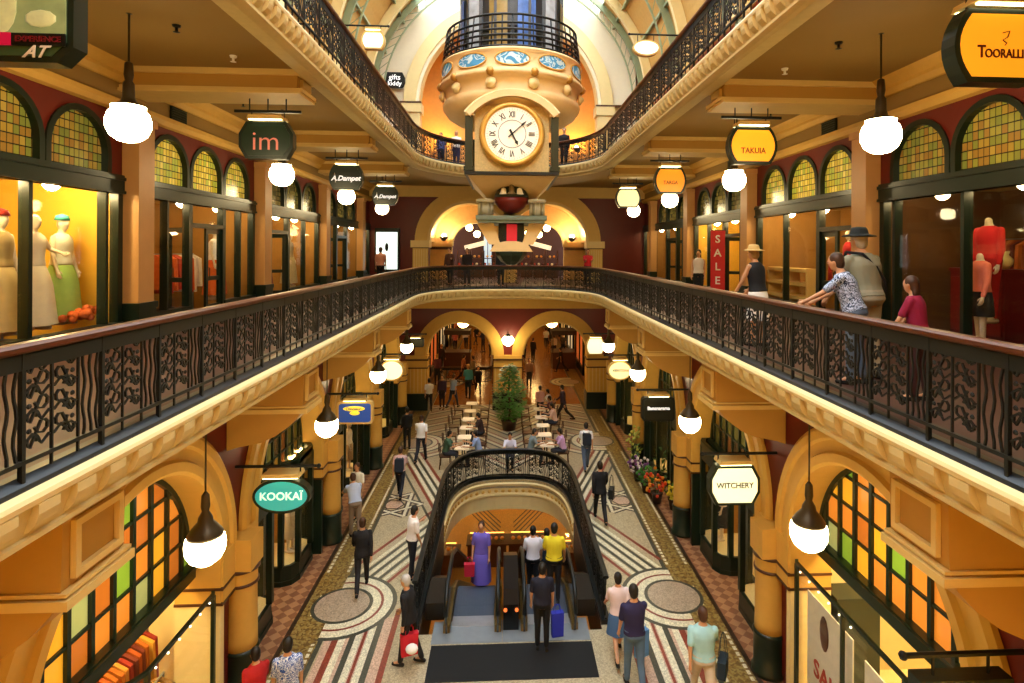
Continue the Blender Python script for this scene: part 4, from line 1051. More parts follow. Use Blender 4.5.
for k in range(10):
    a = -PI/2+(k-4.5+.5)*2*PI/12*1.02 if False else -PI/2+(k-5)*2*PI/11
    g = MB(); f = MB(); n = 20
    P = []
    for q in range(n):
        t = 2*PI*q/n; da = .225*math.cos(t); z = 13.21+.19*math.sin(t)
        P.append((2.085*math.cos(a+da),2.085*math.sin(a+da),z))
    c = (2.1*math.cos(a),2.1*math.sin(a),13.21)
    g.add(P+[c],[(q,(q+1)%n,n) for q in range(n)]); f.tube(P,.022,5,closed=True)
    o = ck(g,'oval_painting',OV); o['label'] = 'blue oval painted panel'
    f.build('gilt_frame', GOLD, o, True)
m = MB()
for k in range(11):
    a = -PI/2+(k-5+.5)*2*PI/11
    pass
for k in range(11):
    a = -PI/2+(k-5+.5)*2*PI/11
    b = MB(); b.lathe([(.01,-.14),(.06,-.16),(.09,-.1),(.15,-.09),(.16,-.02),(.1,0),(.01,0)], n=8, ax=0); 
    g = ck(MB().merge(b, Matrix.Translation((2.0*math.cos(a),2.0*math.sin(a),12.58)) @ Matrix.Rotation(a,4,'Z') @ Matrix.Scale(-1,4,(1,0,0))),'rosette',[NOSE],True)
for k in range(11):
    a = -PI/2+(k-5+.5)*2*PI/11
    m = MB(); m.ball((2.1*math.cos(a),2.1*math.sin(a),12.86),.13,n=8)
    ck(m,'scroll_bracket',[mat('clock_gilding','b98a3c',.35,metal=.3,var=.2)],True)
# arched hood over the dial and the square case
yf = -1.88
m = MB()
n = 24; r0 = 1.12
pts = [(-1.25+2.5*k/n) for k in range(n+1)]
top = lambda x: 11.72+.62*math.sqrt(max(0,1-(x/1.12)**2)) if abs(x) < 1.12 else 11.72
arch_ring(1,0,10.8,[(1.38,yf-.26),(1.38,yf+.3),(1.62,yf+.3),(1.62,yf-.12),(1.55,yf-.26)],m=m,a_from=R(37),a_to=R(143))
for s in (-1,1): m.box(s*1.0,s*1.24,yf-.2,yf+.6,11.66,11.76,0)
ck(m,'hood',[mat('clock_cream','e3c48c')])
m = MB(); m.box(-1.0,1.0,yf+.05,yf+3.6,10.2,11.98,0); ck(m,'case',[MARBLE])
for sx in (-1,1):
    for sy in (yf-.05, yf+3.6):
        m = MB(); m.box(sx*1.15-.1,sx*1.15+.1,sy-.1,sy+.1,10.2,11.72); m.box(sx*1.15-.13,sx*1.15+.13,sy-.13,sy+.13,10.2,10.32); ck(m,'corner_column',GREEN)
m = MB(); m.box(-1.26,1.26,yf-.2,yf+3.8,10.1,10.18); ck(m,'base_plate',BLACK)
for side_,fy,fl in (('front',yf-.0,1),('back',yf+3.65,-1)):
    m = MB(); m.lathe([(.01,-.1),(.86,-.1),(.87,-.02),(.01,0)], n=48, ax=1); D = m.build('dial', mat('dial_ivory','efe9d6',.3,var=.02,emit='efe9d6',es=.25), CK, loc=(0,fy,11.2))
    D.scale = (.86,1,.86)
    if fl < 0: D.rotation_euler = (0,0,PI)
    m = MB(); m.lathe([(.83,-.1),(.88,-.16),(.96,-.15),(1.02,-.08),(1.02,0),(.83,0)], n=48, ax=1, ring=True); m.build('dial_rim', mat('dial_gold','d8a850',.3,metal=.3,var=.1), D, True)
    m = MB(); m.lathe([(.42,-.103),(.42,-.108),(.44,-.108),(.44,-.103)], n=40, ax=1, ring=True)
    for k in range(60):
        a = 2*PI*k/60; r1, r2 = .74, (.80 if k%5 else .82); m.tube([(r1*math.sin(a),-.105,r1*math.cos(a)),(r2*math.sin(a),-.105,r2*math.cos(a))], .005, 4)
    m.build('minute_track', mat('dial_grey','7a7a78',.5), D)
    for k,tx in enumerate(['XII','I','II','III','IIII','V','VI','VII','VIII','IX','X','XI']):
        a = 2*PI*k/12
        o = text(tx, .27, BLACK, D, (.60*math.sin(a),-.108,.60*math.cos(a)), sx=.62, name='numeral'); o.rotation_euler = (PI/2, a, 0)
        o.rotation_mode = 'QUATERNION'; o.rotation_quaternion = Quaternion((0,1,0), a) @ Quaternion((1,0,0), PI/2)
    for nm, a, L, w in (('hour_hand',R(152),.40,.035),('minute_hand',R(48),.62,.022)):
        m = MB(); P = [(-w,-.15),(w,-.15),(w*.6,L*.6),(w*1.6,L*.72),(0,L),(-w*1.6,L*.72),(-w*.6,L*.6)]; m.prism(P,1,-.135,-.12)
        o = m.build(nm, BLACK, D); o.rotation_euler = (0,a,0)
# lower structure: flared soffit, bell dome, little pavilion, tail and bowl
m = MB()
def frus(x0,y0,z0,x1,y1,z1,yc=0.): m.add([(-x0,yc-y0,z0),(x0,yc-y0,z0),(x0,yc+y0,z0),(-x0,yc+y0,z0),(-x1,yc-y1,z1),(x1,yc-y1,z1),(x1,yc+y1,z1),(-x1,yc+y1,z1)],[(0,1,2,3)[::-1],(4,5,6,7),(0,1,5,4),(1,2,6,5),(2,3,7,6),(3,0,4,7)])
frus(.62,.6,9.5,1.18,1.85,10.1); ck(m,'flared_soffit',[mat('clock_cream','e3c48c')])
m = MB(); m.lathe([(.01,9.99),(.2,9.96),(.38,9.82),(.47,9.66),(.49,9.55),(.44,9.55),(.42,9.66),(.34,9.78),(.18,9.9),(.01,9.92)], c=(0,-1.05,0), n=24, ring=True); m.box(-.4,.4,-.95,-.9,9.5,9.85); ck(m,'bell_dome',[GREEN],True)
m = MB(); m.lathe([(.49,9.56),(.47,9.42),(.36,9.28),(.2,9.16),(.01,9.12)], c=(0,-1.05,0), n=24); ck(m,'red_dish',[mat('dome_red','6a1a14',.3,var=.1)],True)
for x in (-.22,.22):
    m = MB(); m.lathe([(.01,.14),(.06,.12),(.09,.02),(.12,-.04),(.01,-.05)], c=(x,-1.42,9.68), n=14); ck(m,'bell',[WHITE],True)
m = MB(); m.lathe([(.01,.2),(.06,.16),(.09,.0),(.16,-.08),(.01,-.1)], c=(0,-1.42,9.72), n=14); ck(m,'large_bell',[mat('bell_bronze','8a7a5a',.3,metal=.6)],True)
m = MB(); m.box(-.98,.98,-1.5,.9,8.93,9.05); m.box(-.92,.92,-1.45,.85,8.85,8.93); ck(m,'pavilion_floor',[mat('patina_green','6c7a6a',.5,var=.2)])
for s in (-1,1):
    m = MB()
    for k in range(10):
        a = 2*PI*k/10; m.tube([(s*.72+.2*math.cos(a),-1.2+.2*math.sin(a),9.05),(s*.72+.2*math.cos(a),-1.2+.2*math.sin(a),9.42)], .02, 5)
    m.lathe([(.26,9.42),(.26,9.5),(.22,9.52)], c=(s*.72,-1.2,0), n=16); m.lathe([(.14,9.05),(.14,9.42)], c=(s*.72,-1.2,0), n=12); ck(m,'turret',[mat('patina_pale','b9b49a',.5,var=.2)],True)
m = MB(); 
for s in (-1,1): m.prism([(s*.36,8.86),(s*.13,8.25),(s*.08,8.25),(s*.2,8.86)],1,-1.2,-1.05)
m.box(-.36,.36,-1.1,-1.0,8.25,8.86); ck(m,'tail_frame',BLACK)
m = MB(); m.box(-.13,.16,-1.24,-1.2,8.3,8.82); o = ck(m,'red_banner',[mat('banner_red','c02030',.4,emit='c02030',es=.4)])
m = MB(); m.prism([(-.6,8.05),(.6,8.05),(.45,8.28),(.15,8.34),(-.15,8.34),(-.45,8.28)],1,-1.35,-.6)
for s in (-1,1): m.prism([(s*.3,8.25),(s*.62,8.25),(s*.98,8.86),(s*.5,8.86)],1,-1.15,-.9)
ck(m,'scroll_tail',[mat('clock_cream','e3c48c')])
m = MB(); m.lathe([(.01,7.66),(.15,7.68),(.3,7.78),(.43,7.95),(.45,8.05),(.2,8.08)], c=(0,-1.05,0), n=8); ck(m,'bowl',[mat('bowl_green','1c2a20',.3)])
m = MB()
for s in (-1,1):
    for y in (-1.,1.): m.tube([(s*.9,y,18.8),(s*.9,y,22.05)], .03, 6)
ck(m,'suspension_rods',BLACK)

# ------------------------------------------------------- ground floor display bays
def display_bay(s, Ya, Yb, i, label, X=5.2, h=2.85, rnd=True, stall=.45, wall=5.78, thin=False):
    t = struct(num('window'), MB().box(s*X, s*(X+.01), Ya+.3, Yb-.3, stall, h), [DGLASS])
    def pth(off):
        c = .3
        return [(s*wall,Ya+off),(s*(X+c),Ya+off),(s*(X+c*.35+off),Ya+c*.3),(s*(X+off),Ya+c),(s*(X+off),Yb-c),(s*(X+c*.35+off),Yb-c*.3),(s*(X+c),Yb-off),(s*wall,Yb-off)]
    P = pth(0)
    f = MB(); pw = .03 if thin else .06
    if not thin:
        f.sweep(P, [(-.05,h-.35),(.05,h-.35),(.05,h+.1),(-.05,h+.1)]); f.box(s*(wall-.02),s*(wall+.1),Ya-.12,Ya+.05,0,3.1); f.box(s*(wall-.02),s*(wall+.1),Yb-.05,Yb+.12,0,3.1); f.box(s*wall,s*(wall+.06),Ya,Yb,stall+1.9,h)
    f.sweep(P, [(-.03,0),(.05,0),(.05,stall),(-.03,stall)]); f.sweep(P, [(-.06,0),(.06,0),(.06,.12),(-.06,.12)]); f.sweep(P, [(-.025,h),(.03,h),(.03,h+.05),(-.025,h+.05)] if thin else [(-.05,h),(.06,h),(.06,h+.12),(-.05,h+.12)])
    for k in (1,3,4,6): f.box(P[k][0]-pw,P[k][0]+pw,P[k][1]-pw,P[k][1]+pw,stall,h)
    f.box(s*X-.03,s*X+.03,(Ya+Yb)/2-.02,(Ya+Yb)/2+.02,stall,h) if Yb-Ya > 2.5 else None
    f.build('frame', GREEN, t)
    g = MB()
    for a,b in zip(P,P[1:]):
        if a == P[3] and b == P[4]: continue
        g.quad((a[0],a[1],stall),(b[0],b[1],stall),(b[0],b[1],h),(a[0],a[1],h))
    g.build('side_glass', DGLASS, t)
    g = MB(); g.prism([(p[0]*.997,p[1]) for p in P], 2, stall-.06, stall-.01); g.build('display_floor', PALE, t)
    g = MB()
    for k in range(0 if thin else 3):
        yy = Ya+(Yb-Ya)*(k+.5)/3; g.box(s*(X+.28),s*(X+.36),yy-.12,yy+.12,h-.03,h)
    if not thin: g.build('light_strip', lightmat('bay_glow',(1,.82,.5),30.), t)
    return t
for s in (-1,1):
    for j,(a,b) in enumerate([(yc-2.62+.30, yc+2.62-.35) for yc in (8.2,)]):
        w_ = display_bay(s, 8.0 if s<0 else 7.0, 10.42, 0, '', X=5.08, h=2.5 if s>0 else 2.2, stall=.3, thin=True)
        for q in range(7): MB().ball((s*5.08,8.5+q*.3,2.15 if s<0 else 2.42-q*.0),.016,n=8).build('small_bulb', lightmat('bulb_glow',(1,.95,.8),5.), w_, True)
    for j,Y in enumerate(YM[1:]):
        display_bay(s, Y-2.05, Y-.55, j, ''); display_bay(s, Y+.55, Y+2.05, j, '')
        # recessed entrance door
        d = struct(num('door'), MB().box(s*5.8,s*5.84,Y-.5,Y-.4,0,2.5).box(s*5.8,s*5.84,Y+.4,Y+.5,0,2.5).box(s*5.8,s*5.84,Y-.4,Y+.4,0,.3).box(s*5.8,s*5.84,Y-.4,Y+.4,2.4,2.5), GREEN)
        MB().box(s*5.81,s*5.82,Y-.4,Y+.4,.3,2.4).build('pane', DGLASS, d)
    # shop rooms behind
    for j,Y in enumerate([2.7]+YM):
        Y0 = ([0.2]+YC)[j]+.1; Y1 = YC[j]-.1
        if j == 4: Y1 = 27.2
        m = MB(); m.box(s*8.9,s*9.0,Y0,Y1,0,5.2,0); m.box(s*5.76,s*9,Y0-.06,Y0,0,5.2,0); m.box(s*5.76,s*9,Y1,Y1+.06,0,5.2,0); m.box(s*5.76,s*9,Y0,Y1,5.2,5.3,1); m.box(s*5.8,s*8.9,Y0,Y1,-.05,.009,1)
        struct('wall_'+side(s), m, [[PALE,PALE,MIDW,TAN,PALE][j], PALE])
        for q in range(2):
            t = thing('shop_ceiling_panel', 'bright ceiling light panel inside the %s %s ground floor shop, %s' % (ORD[j], side(s), ['camera end','far end'][q]), 'lamp', (s*7.2,Y0+(Y1-Y0)*(.3+.4*q),4.6))
            m = MB(); m.box(-.6,.6,-.35,.35,0,.05); m.build('housing', WHITE, t); m = MB(); m.box(-.55,.55,-.3,.3,-.02,0); m.build('diffuser', lightmat('panel_glow_%d'%(j<2),(1,.87,.6),100. if j < 2 else 34.), t)

rnd = random.Random(3)
def clothes_rail(s, y, x, z, L, cols, label, h=1.25):
    t = thing('clothes_rail', label, 'clothes rail', (x,y,z))
    m = MB(); m.tube([(0,-L/2,0),(0,-L/2,h),(0,L/2,h),(0,L/2,0)], .018, 6); m.box(-.25,.25,-L/2-.02,-L/2+.02,0,.03); m.box(-.25,.25,L/2-.02,L/2+.02,0,.03); m.build('rail', STEEL, t)
    n = int(L/.11)
    for k in range(n):
        c = cols[k%len(cols)] if rnd.random() < .7 else rnd.choice(cols); yy = -L/2+.08+k*.11; w = .2+.04*rnd.random(); d = .75+.3*rnd.random()
        m = MB(); m.prism([(-w,-.12),(-w*1.15,-d),(w*1.15,-d),(w,-.12),(.05,-.02),(-.05,-.02)], 1, yy-.035, yy+.035)
        o = m.build('garment', mat('cloth_'+c, c, .8, var=.2, scale=8), t); o.location = (0,0,h)
    return t
clothes_rail(-1, 9.25, -6.35, 0, 2.4, ['b5651d','d8a23c','8e2a1c','c98a3a','a8501c','6b2a1a'], 'rail of orange and red garments in the nearest left ground floor shop', h=1.5)
clothes_rail(-1, 8.9, -5.6, .3, 1.4, ['c98a2a','b03020','d8b05a','7a5a2a'], 'low rail of gold and red garments just behind the nearest left shop glass', h=1.0)
clothes_rail(-1, 13.0, -6.7, 0, 1.8, ['d8c8a0','8a5a3a','e8e0d0','6a4a3a'], 'rail of pale garments in the second left ground floor shop')
clothes_rail(1, 13.4, 6.8, 0, 1.8, ['e0d8c0','b8b0a0','2a2a2a','c8a070'], 'rail of pale garments in the second right ground floor shop')
G1 = L1
clothes_rail(-1, 12.3, -8.4, G1, 1.6, ['e8e4dc','d8d0c8','c83a24','e8e0d8','8a8a88'], 'rail of white and red garments in the second left gallery shop', h=1.5)
clothes_rail(-1, 14.9, -8.4, G1, 1.8, ['e06a2a','f0e8e0','d8d0d0','b83020'], 'rail of orange and white garments in the second left gallery shop', h=1.5)
clothes_rail(-1, 18.6, -8.5, G1, 2.4, ['8a9098','6a2a2a','c8a888','b0a898'], 'rail of grey and wine garments in the third left gallery shop', h=1.6)
clothes_rail(1, 13.6, 8.5, G1, 2.2, ['d8a848','b87a2a','c8963a','a02a1c'], 'rail of golden garments in the second right gallery shop', h=1.6)
clothes_rail(1, 18.4, 8.5, G1, 2.6, ['d8b070','a8842a','c89a5a','e8d8b0'], 'rail of sand coloured garments in the third right gallery shop', h=1.6)
clothes_rail(1, 10.1, 9.15, G1, .9, ['8a3a14','b8642a','5a1a14'], 'rail of rust garments deep in the nearest right gallery shop', h=1.9)
clothes_rail(1, 8.0, 9.0, G1, 1.6, ['1f5a5c','17484c','2a6a68'], 'rail of teal garments at the right edge of the nearest right gallery shop', h=2.1)
clothes_rail(-1, 9.6, -9.0, G1, 2.2, ['2a2018','3a2a1a','1a1a1a','5a4a1a'], 'rail of dark garments behind the gowns in the nearest left gallery shop', h=1.5)
t = thing('display_rack', 'cream slatted display rack in the second right gallery shop window', 'rack', (7.5,15.1,G1+.02))
m = MB()
for z in (.4,.75,1.1): m.box(-.2,.2,-1.1,1.1,z,z+.09)
for y in (-1.05,0,1.05): m.box(-.18,.18,y-.04,y+.04,0,1.2)
m.build('rack_frame', CREAM, t)
t = thing('red_display_cabinet', 'dark red cabinet with small pale ornaments inside the nearest right gallery shop', 'cabinet', (8.6,10.0,G1))
m = MB(); m.box(-.3,.3,-.6,.6,.1,1.3); m.box(-.32,.32,-.62,.62,1.3,1.36); m.build('cabinet_body', mat('lacquer_red','6a1a18',.3), t)
for q in (-1,1): m = MB(); m.box(-.33,-.3,q*.3-.26,q*.3+.26,.2,1.2); m.build('door', mat('lacquer_red2','7c221c',.3), t)
for k in range(3):
    m = MB(); m.lathe([(.05,0),(.1,.08),(.11,.16),(.04,.24),(.06,.3)], n=12); tag(m.build('ornament_vase', PALE, loc=(8.5,9.6+k*.4,G1+1.37), smooth=True), 'small pale vase on the dark red cabinet, %s' % ['near one','middle one','far one'][k], 'vase')
# shelf with boxes, nearest left shop
t = thing('display_shelf', 'pale wall shelf unit in the nearest left ground floor shop', 'shelf', (-7.6,9.6,0))
m = MB()
for z in (1.0,1.6,2.2): m.box(-.2,.2,-.9,.9,z,z+.05)
m.box(-.22,-.18,-.9,.9,.9,2.4); m.box(-.2,.2,-.95,-.9,.9,2.4); m.box(-.2,.2,.9,.95,.9,2.4); m.build('shelf_body', WHITE, t)
for k,(y,z,c) in enumerate(((9.2,1.65,'cfc8b0'),(9.75,1.65,'b09a6a'),(10.1,1.05,'e0d8c0'))):
    m = MB(); m.prism([(-.12,0),(.12,0),(.1,.3),(-.1,.3)],1,-.14,.14); m.tube([(-.06,0,.3),(-.05,0,.4),(.05,0,.4),(.06,0,.3)],.012,5)
    tag(m.build('display_bag', mat('bag_'+c,c,.6), loc=(-7.6,y,z)), 'small %s bag on the pale wall shelf, %s' % (['off-white','tan','cream'][k], ['middle board','middle board, right side','lower board'][k]), 'bag')
# posters of the nearest right shop
for k,(ya,yb,za,zb) in enumerate(((8.75,10.1,.4,2.05),(7.3,8.45,.35,1.95))):
    t = thing('sale_poster', ['white sale poster with red letters behind the nearest right shop glass','second white poster behind the nearest right shop glass, cut by the photo edge'][k], 'poster', (5.28,(ya+yb)/2,0))
    m = MB(); m.box(-.01,.01,ya-(ya+yb)/2,yb-(ya+yb)/2,za,zb); m.build('board', mat('poster_white','d8d8cc',.6), t)
    o = text('SALE' , .42, REDL, t, (-.02,0,.85)); o.rotation_euler = (PI/2,0,-PI/2)
    m = MB(); m.ball((-.02,.12,1.62),.012,.14,.3,n=12); m.build('figure', BROWN, t, True)
m = MB(); m.box(5.95,6.75,10.3,10.75,.02,1.7); m.box(5.92,6.78,10.27,10.78,1.7,1.75)
tag(m.build('display_cabinet', mat('cabinet_dark','1e2a26',.4)), 'tall dark cabinet inside the nearest right ground floor shop', 'cabinet')
# flowers shop on the right
def plant(x,y,z,h,w,lab,cols,pot='3a2a22',n=60,nm='potted_plant'):
    t = thing(nm, lab, 'plant', (x,y,z)); r = random.Random(int(x*100+y*10))
    m = MB(); m.lathe([(.12,0),(.17,.28),(.19,.3),(.19,.34),(.15,.34),(.14,.3)], n=14); m.build('pot', mat('pot_'+pot,pot,.6), t, True)
    for ci,c in enumerate(cols):
        m = MB()
        for k in range(n//len(cols)):
            a = r.random()*2*PI; el = r.random(); rr = w*math.sqrt(r.random())*(1-.4*abs(el-.5)); zz = .32+h*el
            p = Vector((rr*math.cos(a),rr*math.sin(a),zz)); q = p+Vector((math.cos(a+r.random()-.5),math.sin(a+r.random()-.5),.3+r.random()*.6))*(.16 if ci==0 else .07)
            u = Vector((-math.sin(a),math.cos(a),0))*(.045 if ci==0 else .05)
            if ci == 0: m.add([p,(p+q)/2+u,q,(p+q)/2-u],[(0,1,2,3)])
            else: m.ball(p,.055,n=6)
        m.build('foliage' if ci==0 else 'blossom', mat('leaf_'+c,c,.6,var=.3), t)
    m = MB()
    for k in range(5): a = k*1.3; m.tube([(0,0,.3),(w*.5*math.cos(a),w*.5*math.sin(a),.3+h*.7)],.008,4)
    m.build('stem', mat('stem_green','3a4a22'), t)
    return t
plant(4.75,18.4,0,.7,.42,'potted plant with red and orange flowers by the right shop entrance',['2f5a28','c8381c','e0902a'])
plant(4.6,19.2,0,.55,.32,'bushy green potted plant beside the red flowers on the right',['2c6a2c','3c7a30'])
plant(4.55,20.2,0,.45,.4,'low potted plant with purple and white flowers on the right',['2a4a28','7a4a8a','d8d0d8'])
plant(4.6,21.2,0,1.3,.3,'tall thin green potted plant on the right, nearest the pier',['6a8a3a','a8b050'])
plant(5.25,19.7,0,.9,.3,'dark green potted shrub behind the purple flowers on the right',['24481f'])
plant(5.15,17.9,.0,.5,.25,'small potted plant with yellow flowers against the right display',['3a6a2a','e8d03a'])
# tall fig tree in the middle of the café
t = thing('potted_fig_tree', 'tall leafy green tree in a round planter among the café tables', 'tree', (.05,26.2,0))
m = MB(); m.lathe([(.28,0),(.34,.36),(.37,.4),(.37,.46),(.32,.46),(.3,.36)], n=20); m.build('planter', BROWN, t, True)
m = MB(); m.tube([(0,0,.36),(.05,0,1.1),(-.03,.03,1.7),(.03,0,2.5)],[.05,.045,.04,.02],6)
for k in range(9): a = k*2.4; z = 1.1+k*.15; m.tube([(0,0,z),(.5*math.cos(a),.5*math.sin(a),z+.4)],.015,4)
m.build('trunk', BROWN, t)
m = MB(); r = random.Random(5)
for k in range(1500):
    a = r.random()*2*PI; el = r.random(); rr = (.62*math.sin(PI*(.18+.8*el))+.08)*math.sqrt(r.random()); zz = .5+2.4*el
    p = Vector((rr*math.cos(a),rr*math.sin(a),zz)); d = Vector((math.cos(a+r.random()-.5),math.sin(a+r.random()-.5),.9*r.random()-.5))*.2; u = Vector((-d.y,d.x,.02))*.3
    m.add([p,p+d*.5+u,p+d,p+d*.5-u],[(0,1,2,3)])
m.build('foliage', mat('fig_leaf','4f8a3a',.5,var=.5,scale=3), t)

# café tables and chairs ------------------------------------------------------------
def cafe_table():
    t = thing('cafe_table','x','table')
    m = MB(); m.prism(outline('round',.52,.52),2,.72,.75); m.build('table_top', mat('table_white','e8dccb',.3), t)
    m = MB(); m.lathe([(.025,.03),(.025,.72)], n=8); m.build('pedestal', BLACK, t)
    m = MB(); m.box(-.25,.25,-.03,.03,0,.03); m.box(-.03,.03,-.25,.25,0,.03); m.build('foot', BLACK, t)
    return t
def cafe_chair():
    t = thing('cafe_chair','x','chair')
    m = MB(); m.prism(outline('round',.42,.42),2,.43,.47); m.build('seat', BROWN, t)
    for a in (-1,1):
        for b in (-1,1): m = MB(); m.tube([(a*.17,b*.17,.44),(a*.2,b*.2,0)],.016,5); m.build('leg', BROWN, t)
    m = MB(); m.tube([(-.19,-.19,.45),(-.19,-.23,.85),(0,-.26,.9),(.19,-.23,.85),(.19,-.19,.45)],.016,5); m.tube([(-.19,-.22,.65),(.19,-.22,.65)],.014,5); m.box(-.16,.16,-.25,-.235,.66,.86); m.build('backrest', BROWN, t)
    return t
ct, cc = cafe_table(), cafe_chair(); index_kids(); ft = fc = True
TY = [21.9,23.1,24.3,25.5,26.8,28.1]
for s in (-1,1):
    for k,Y in enumerate(TY):
        o = ct if ft else copy_tree(ct); ft = False
        Yk = Y-(.2 if s<0 else -.0); X = s*1.72+(.13 if s>0 else 0)-(.0)
        if s > 0: X = 1.45
        o.location = (X,Yk,0); o['label'] = 'small white square café table, %s in the %s row' % (['nearest the escalator well','second from the well','third from the well','fourth from the well','fifth from the well','farthest'][k], side(s)); o['group'] = 'tables of the café'
        for q,dy in enumerate((-1,1)):
            c = cc if fc else copy_tree(cc); fc = False
            c.location = (X+(-.62 if q==0 else .62),Yk,0); c.rotation_euler = (0,0,(-PI/2 if q==0 else PI/2))
            c['label'] = 'brown café chair at the %s side of the %s table of the %s row' % (['left','right'][q], ['nearest','second','third','fourth','fifth','farthest'][k], side(s)); c['group'] = 'chairs of the café'
# illuminated poster at the far left of the gallery
t = thing('lit_poster', 'glowing white poster case on the far left end wall of the first gallery', 'poster', (-6.05,29.35,L1))
m = MB(); m.box(-.6,.6,-.1,.2,.5,2.7); m.build('case', GREEN, t); m = MB(); m.box(-.52,.52,-.13,-.1,.65,2.5); m.build('screen', mat('poster_glow','dff0e8',.4,var=.03,emit='dff0e8',es=1.6), t)
m = MB(); m.ball((0,-.14,1.75),.09,.01,.22,n=10); m.build('motif', BLACK, t)
t = thing('sale_banner', 'tall red banner with white vertical letters beside the right gallery shops', 'banner', (6.62,18.2,L1), R(62))
m = MB(); m.box(-.02,.02,-.22,.22,.35,2.3); m.build('cloth', mat('banner_red2','b01c18',.5,emit='b01c18',es=.3), t); m = MB(); m.tube([(0,-.25,2.32),(0,.25,2.32)],.015,6); m.build('pole', BLACK, t)
for k,ch in enumerate('SALE'):
    o = text(ch,.34,WHITE,t,(-.03,0,2.02-k*.44)); o.rotation_euler = (PI/2,0,-PI/2)
for s in (-1,1):
    for k,(x,y) in enumerate(((4.9,8.6),(5.9,13.0),(4.7,9.9))):
        t = thing('ceiling_sprinkler','small %s sprinkler on the %s gallery ceiling, %s' % (['dark','dark','pale'][k],side(s),['nearest the rail','in the second bay','near the first beam'][k]),'sprinkler',(s*x,y,11.3))
        m = MB(); m.lathe([(.06,0),(.05,-.03),(.02,-.04),(.02,-.09),(.05,-.1),(.01,-.11)], n=10); m.build('head',[BLACK,BLACK,WHITE][k],t)
    for k,Y in enumerate((12.4,17.9)):
        m = MB(); m.box(-.02,.02,-.28,.28,-.13,.13)
        for q in range(5): m.box(-.035,.035,-.26,.26,-.1+q*.05,-.085+q*.05)
        tag(m.build('air_vent',GREEN,loc=(s*6.94,Y,10.85)),'dark air grille in the frieze of the %s gallery, %s' % (side(s),['nearer one','farther one'][k]),'vent')
# lights strings on the near corner posts, second level railing etc: small bulbs on the nearest shop frames

balustrade('balustrade', [(-4.2,36.5),(-4.2,35.6),(-3.9,35.3),(-1.3,35.3),(-1.0,35.6),(-1.0,41)], 0, 'dark balustrade of a second stair well in the far hall, seen through the left arch', rail=BROWN)
t = thing('kiosk_counter', 'dark counter of a kiosk in the far hall, seen through the left arch', 'counter', (-3.4,40.2,0))
m = MB(); m.box(-.9,.9,-.6,.6,0,1.05); m.box(-.95,.95,-.65,.65,1.05,1.12); m.build('cabinet', BROWN, t); m = MB(); m.box(-.9,.9,-.6,.6,2.3,2.6); m.build('canopy', mat('canopy_dark','2a1c14',.6), t)
for a in (-1,1):
    for b in (-1,1): m = MB(); m.box(a*.88-.03,a*.88+.03,b*.58-.03,b*.58+.03,1.12,2.3); m.build('post', BLACK, t)
t = thing('kiosk_counter', 'dark counter of a kiosk in the far hall, seen through the right arch', 'counter', (3.9,40.2,0))
m = MB(); m.box(-.8,.8,-.8,.8,0,1.05); m.box(-.85,.85,-.85,.85,1.05,1.12); m.build('cabinet', BROWN, t); m = MB(); m.box(-.85,.85,-.85,.85,2.3,2.6); m.build('canopy', mat('canopy_dark','2a1c14',.6), t)
for a in (-1,1):
    for b in (-1,1): m = MB(); m.box(a*.78-.03,a*.78+.03,b*.78-.03,b*.78+.03,1.12,2.3); m.build('post', BLACK, t)
# =========================================================================== people
SKIN = mat('skin_light','c9956e',.5,var=.05); SKIN2 = mat('skin_tan','9a6444',.5,var=.05); MANN = mat('mannequin_ivory','e8d8bc',.35,var=.03)
HAIRC = {'black':mat('hair_black','17100c',.5,var=.2),'brown':mat('hair_brown','3f2617',.5,var=.2),'grey':mat('hair_grey','b8b4ac',.6,var=.1),'fair':mat('hair_fair','a8804a',.5,var=.2)}
def cloth(c, var=.12): return mat('cloth_'+c, c, .8, var=var, scale=8)
def capsule(m, a, b, ra, rb, n=10):
    a, b = Vector(a), Vector(b); d = b-a; L = d.length
    if L < 1e-6: m.ball(a, ra, n=n); return
    t = d/L; pts = []; rs = []
    for k in range(4): th = PI/2*(1-k/3.0); pts.append(a-t*ra*math.sin(th)); rs.append(max(.001,ra*math.cos(th)))
    for k in range(4): th = PI/2*(k/3.0); pts.append(b+t*rb*math.sin(th)); rs.append(max(.001,rb*math.cos(th)))
    m.tube(pts, rs, n)
def remesh(mb, name, mats, parent, vox, smooth=4):
    me = mb.mesh('tmp', mats); o = bpy.data.objects.new('tmp', me); COL.objects.link(o)
    md = o.modifiers.new('r','REMESH'); md.mode = 'VOXEL'; md.voxel_size = vox; md.use_smooth_shade = True
    if smooth: sm = o.modifiers.new('s','SMOOTH'); sm.iterations = smooth; sm.factor = .5
    dg = bpy.context.evaluated_depsgraph_get(); me2 = bpy.data.meshes.new_from_object(o.evaluated_get(dg))
    bpy.data.objects.remove(o); bpy.data.meshes.remove(me)
    if not me2.materials:
        for x in (mats if isinstance(mats,list) else [mats]): me2.materials.append(x)
    me2.shade_smooth()
    r = bpy.data.objects.new(name, me2); COL.objects.link(r); r.parent = parent; return r
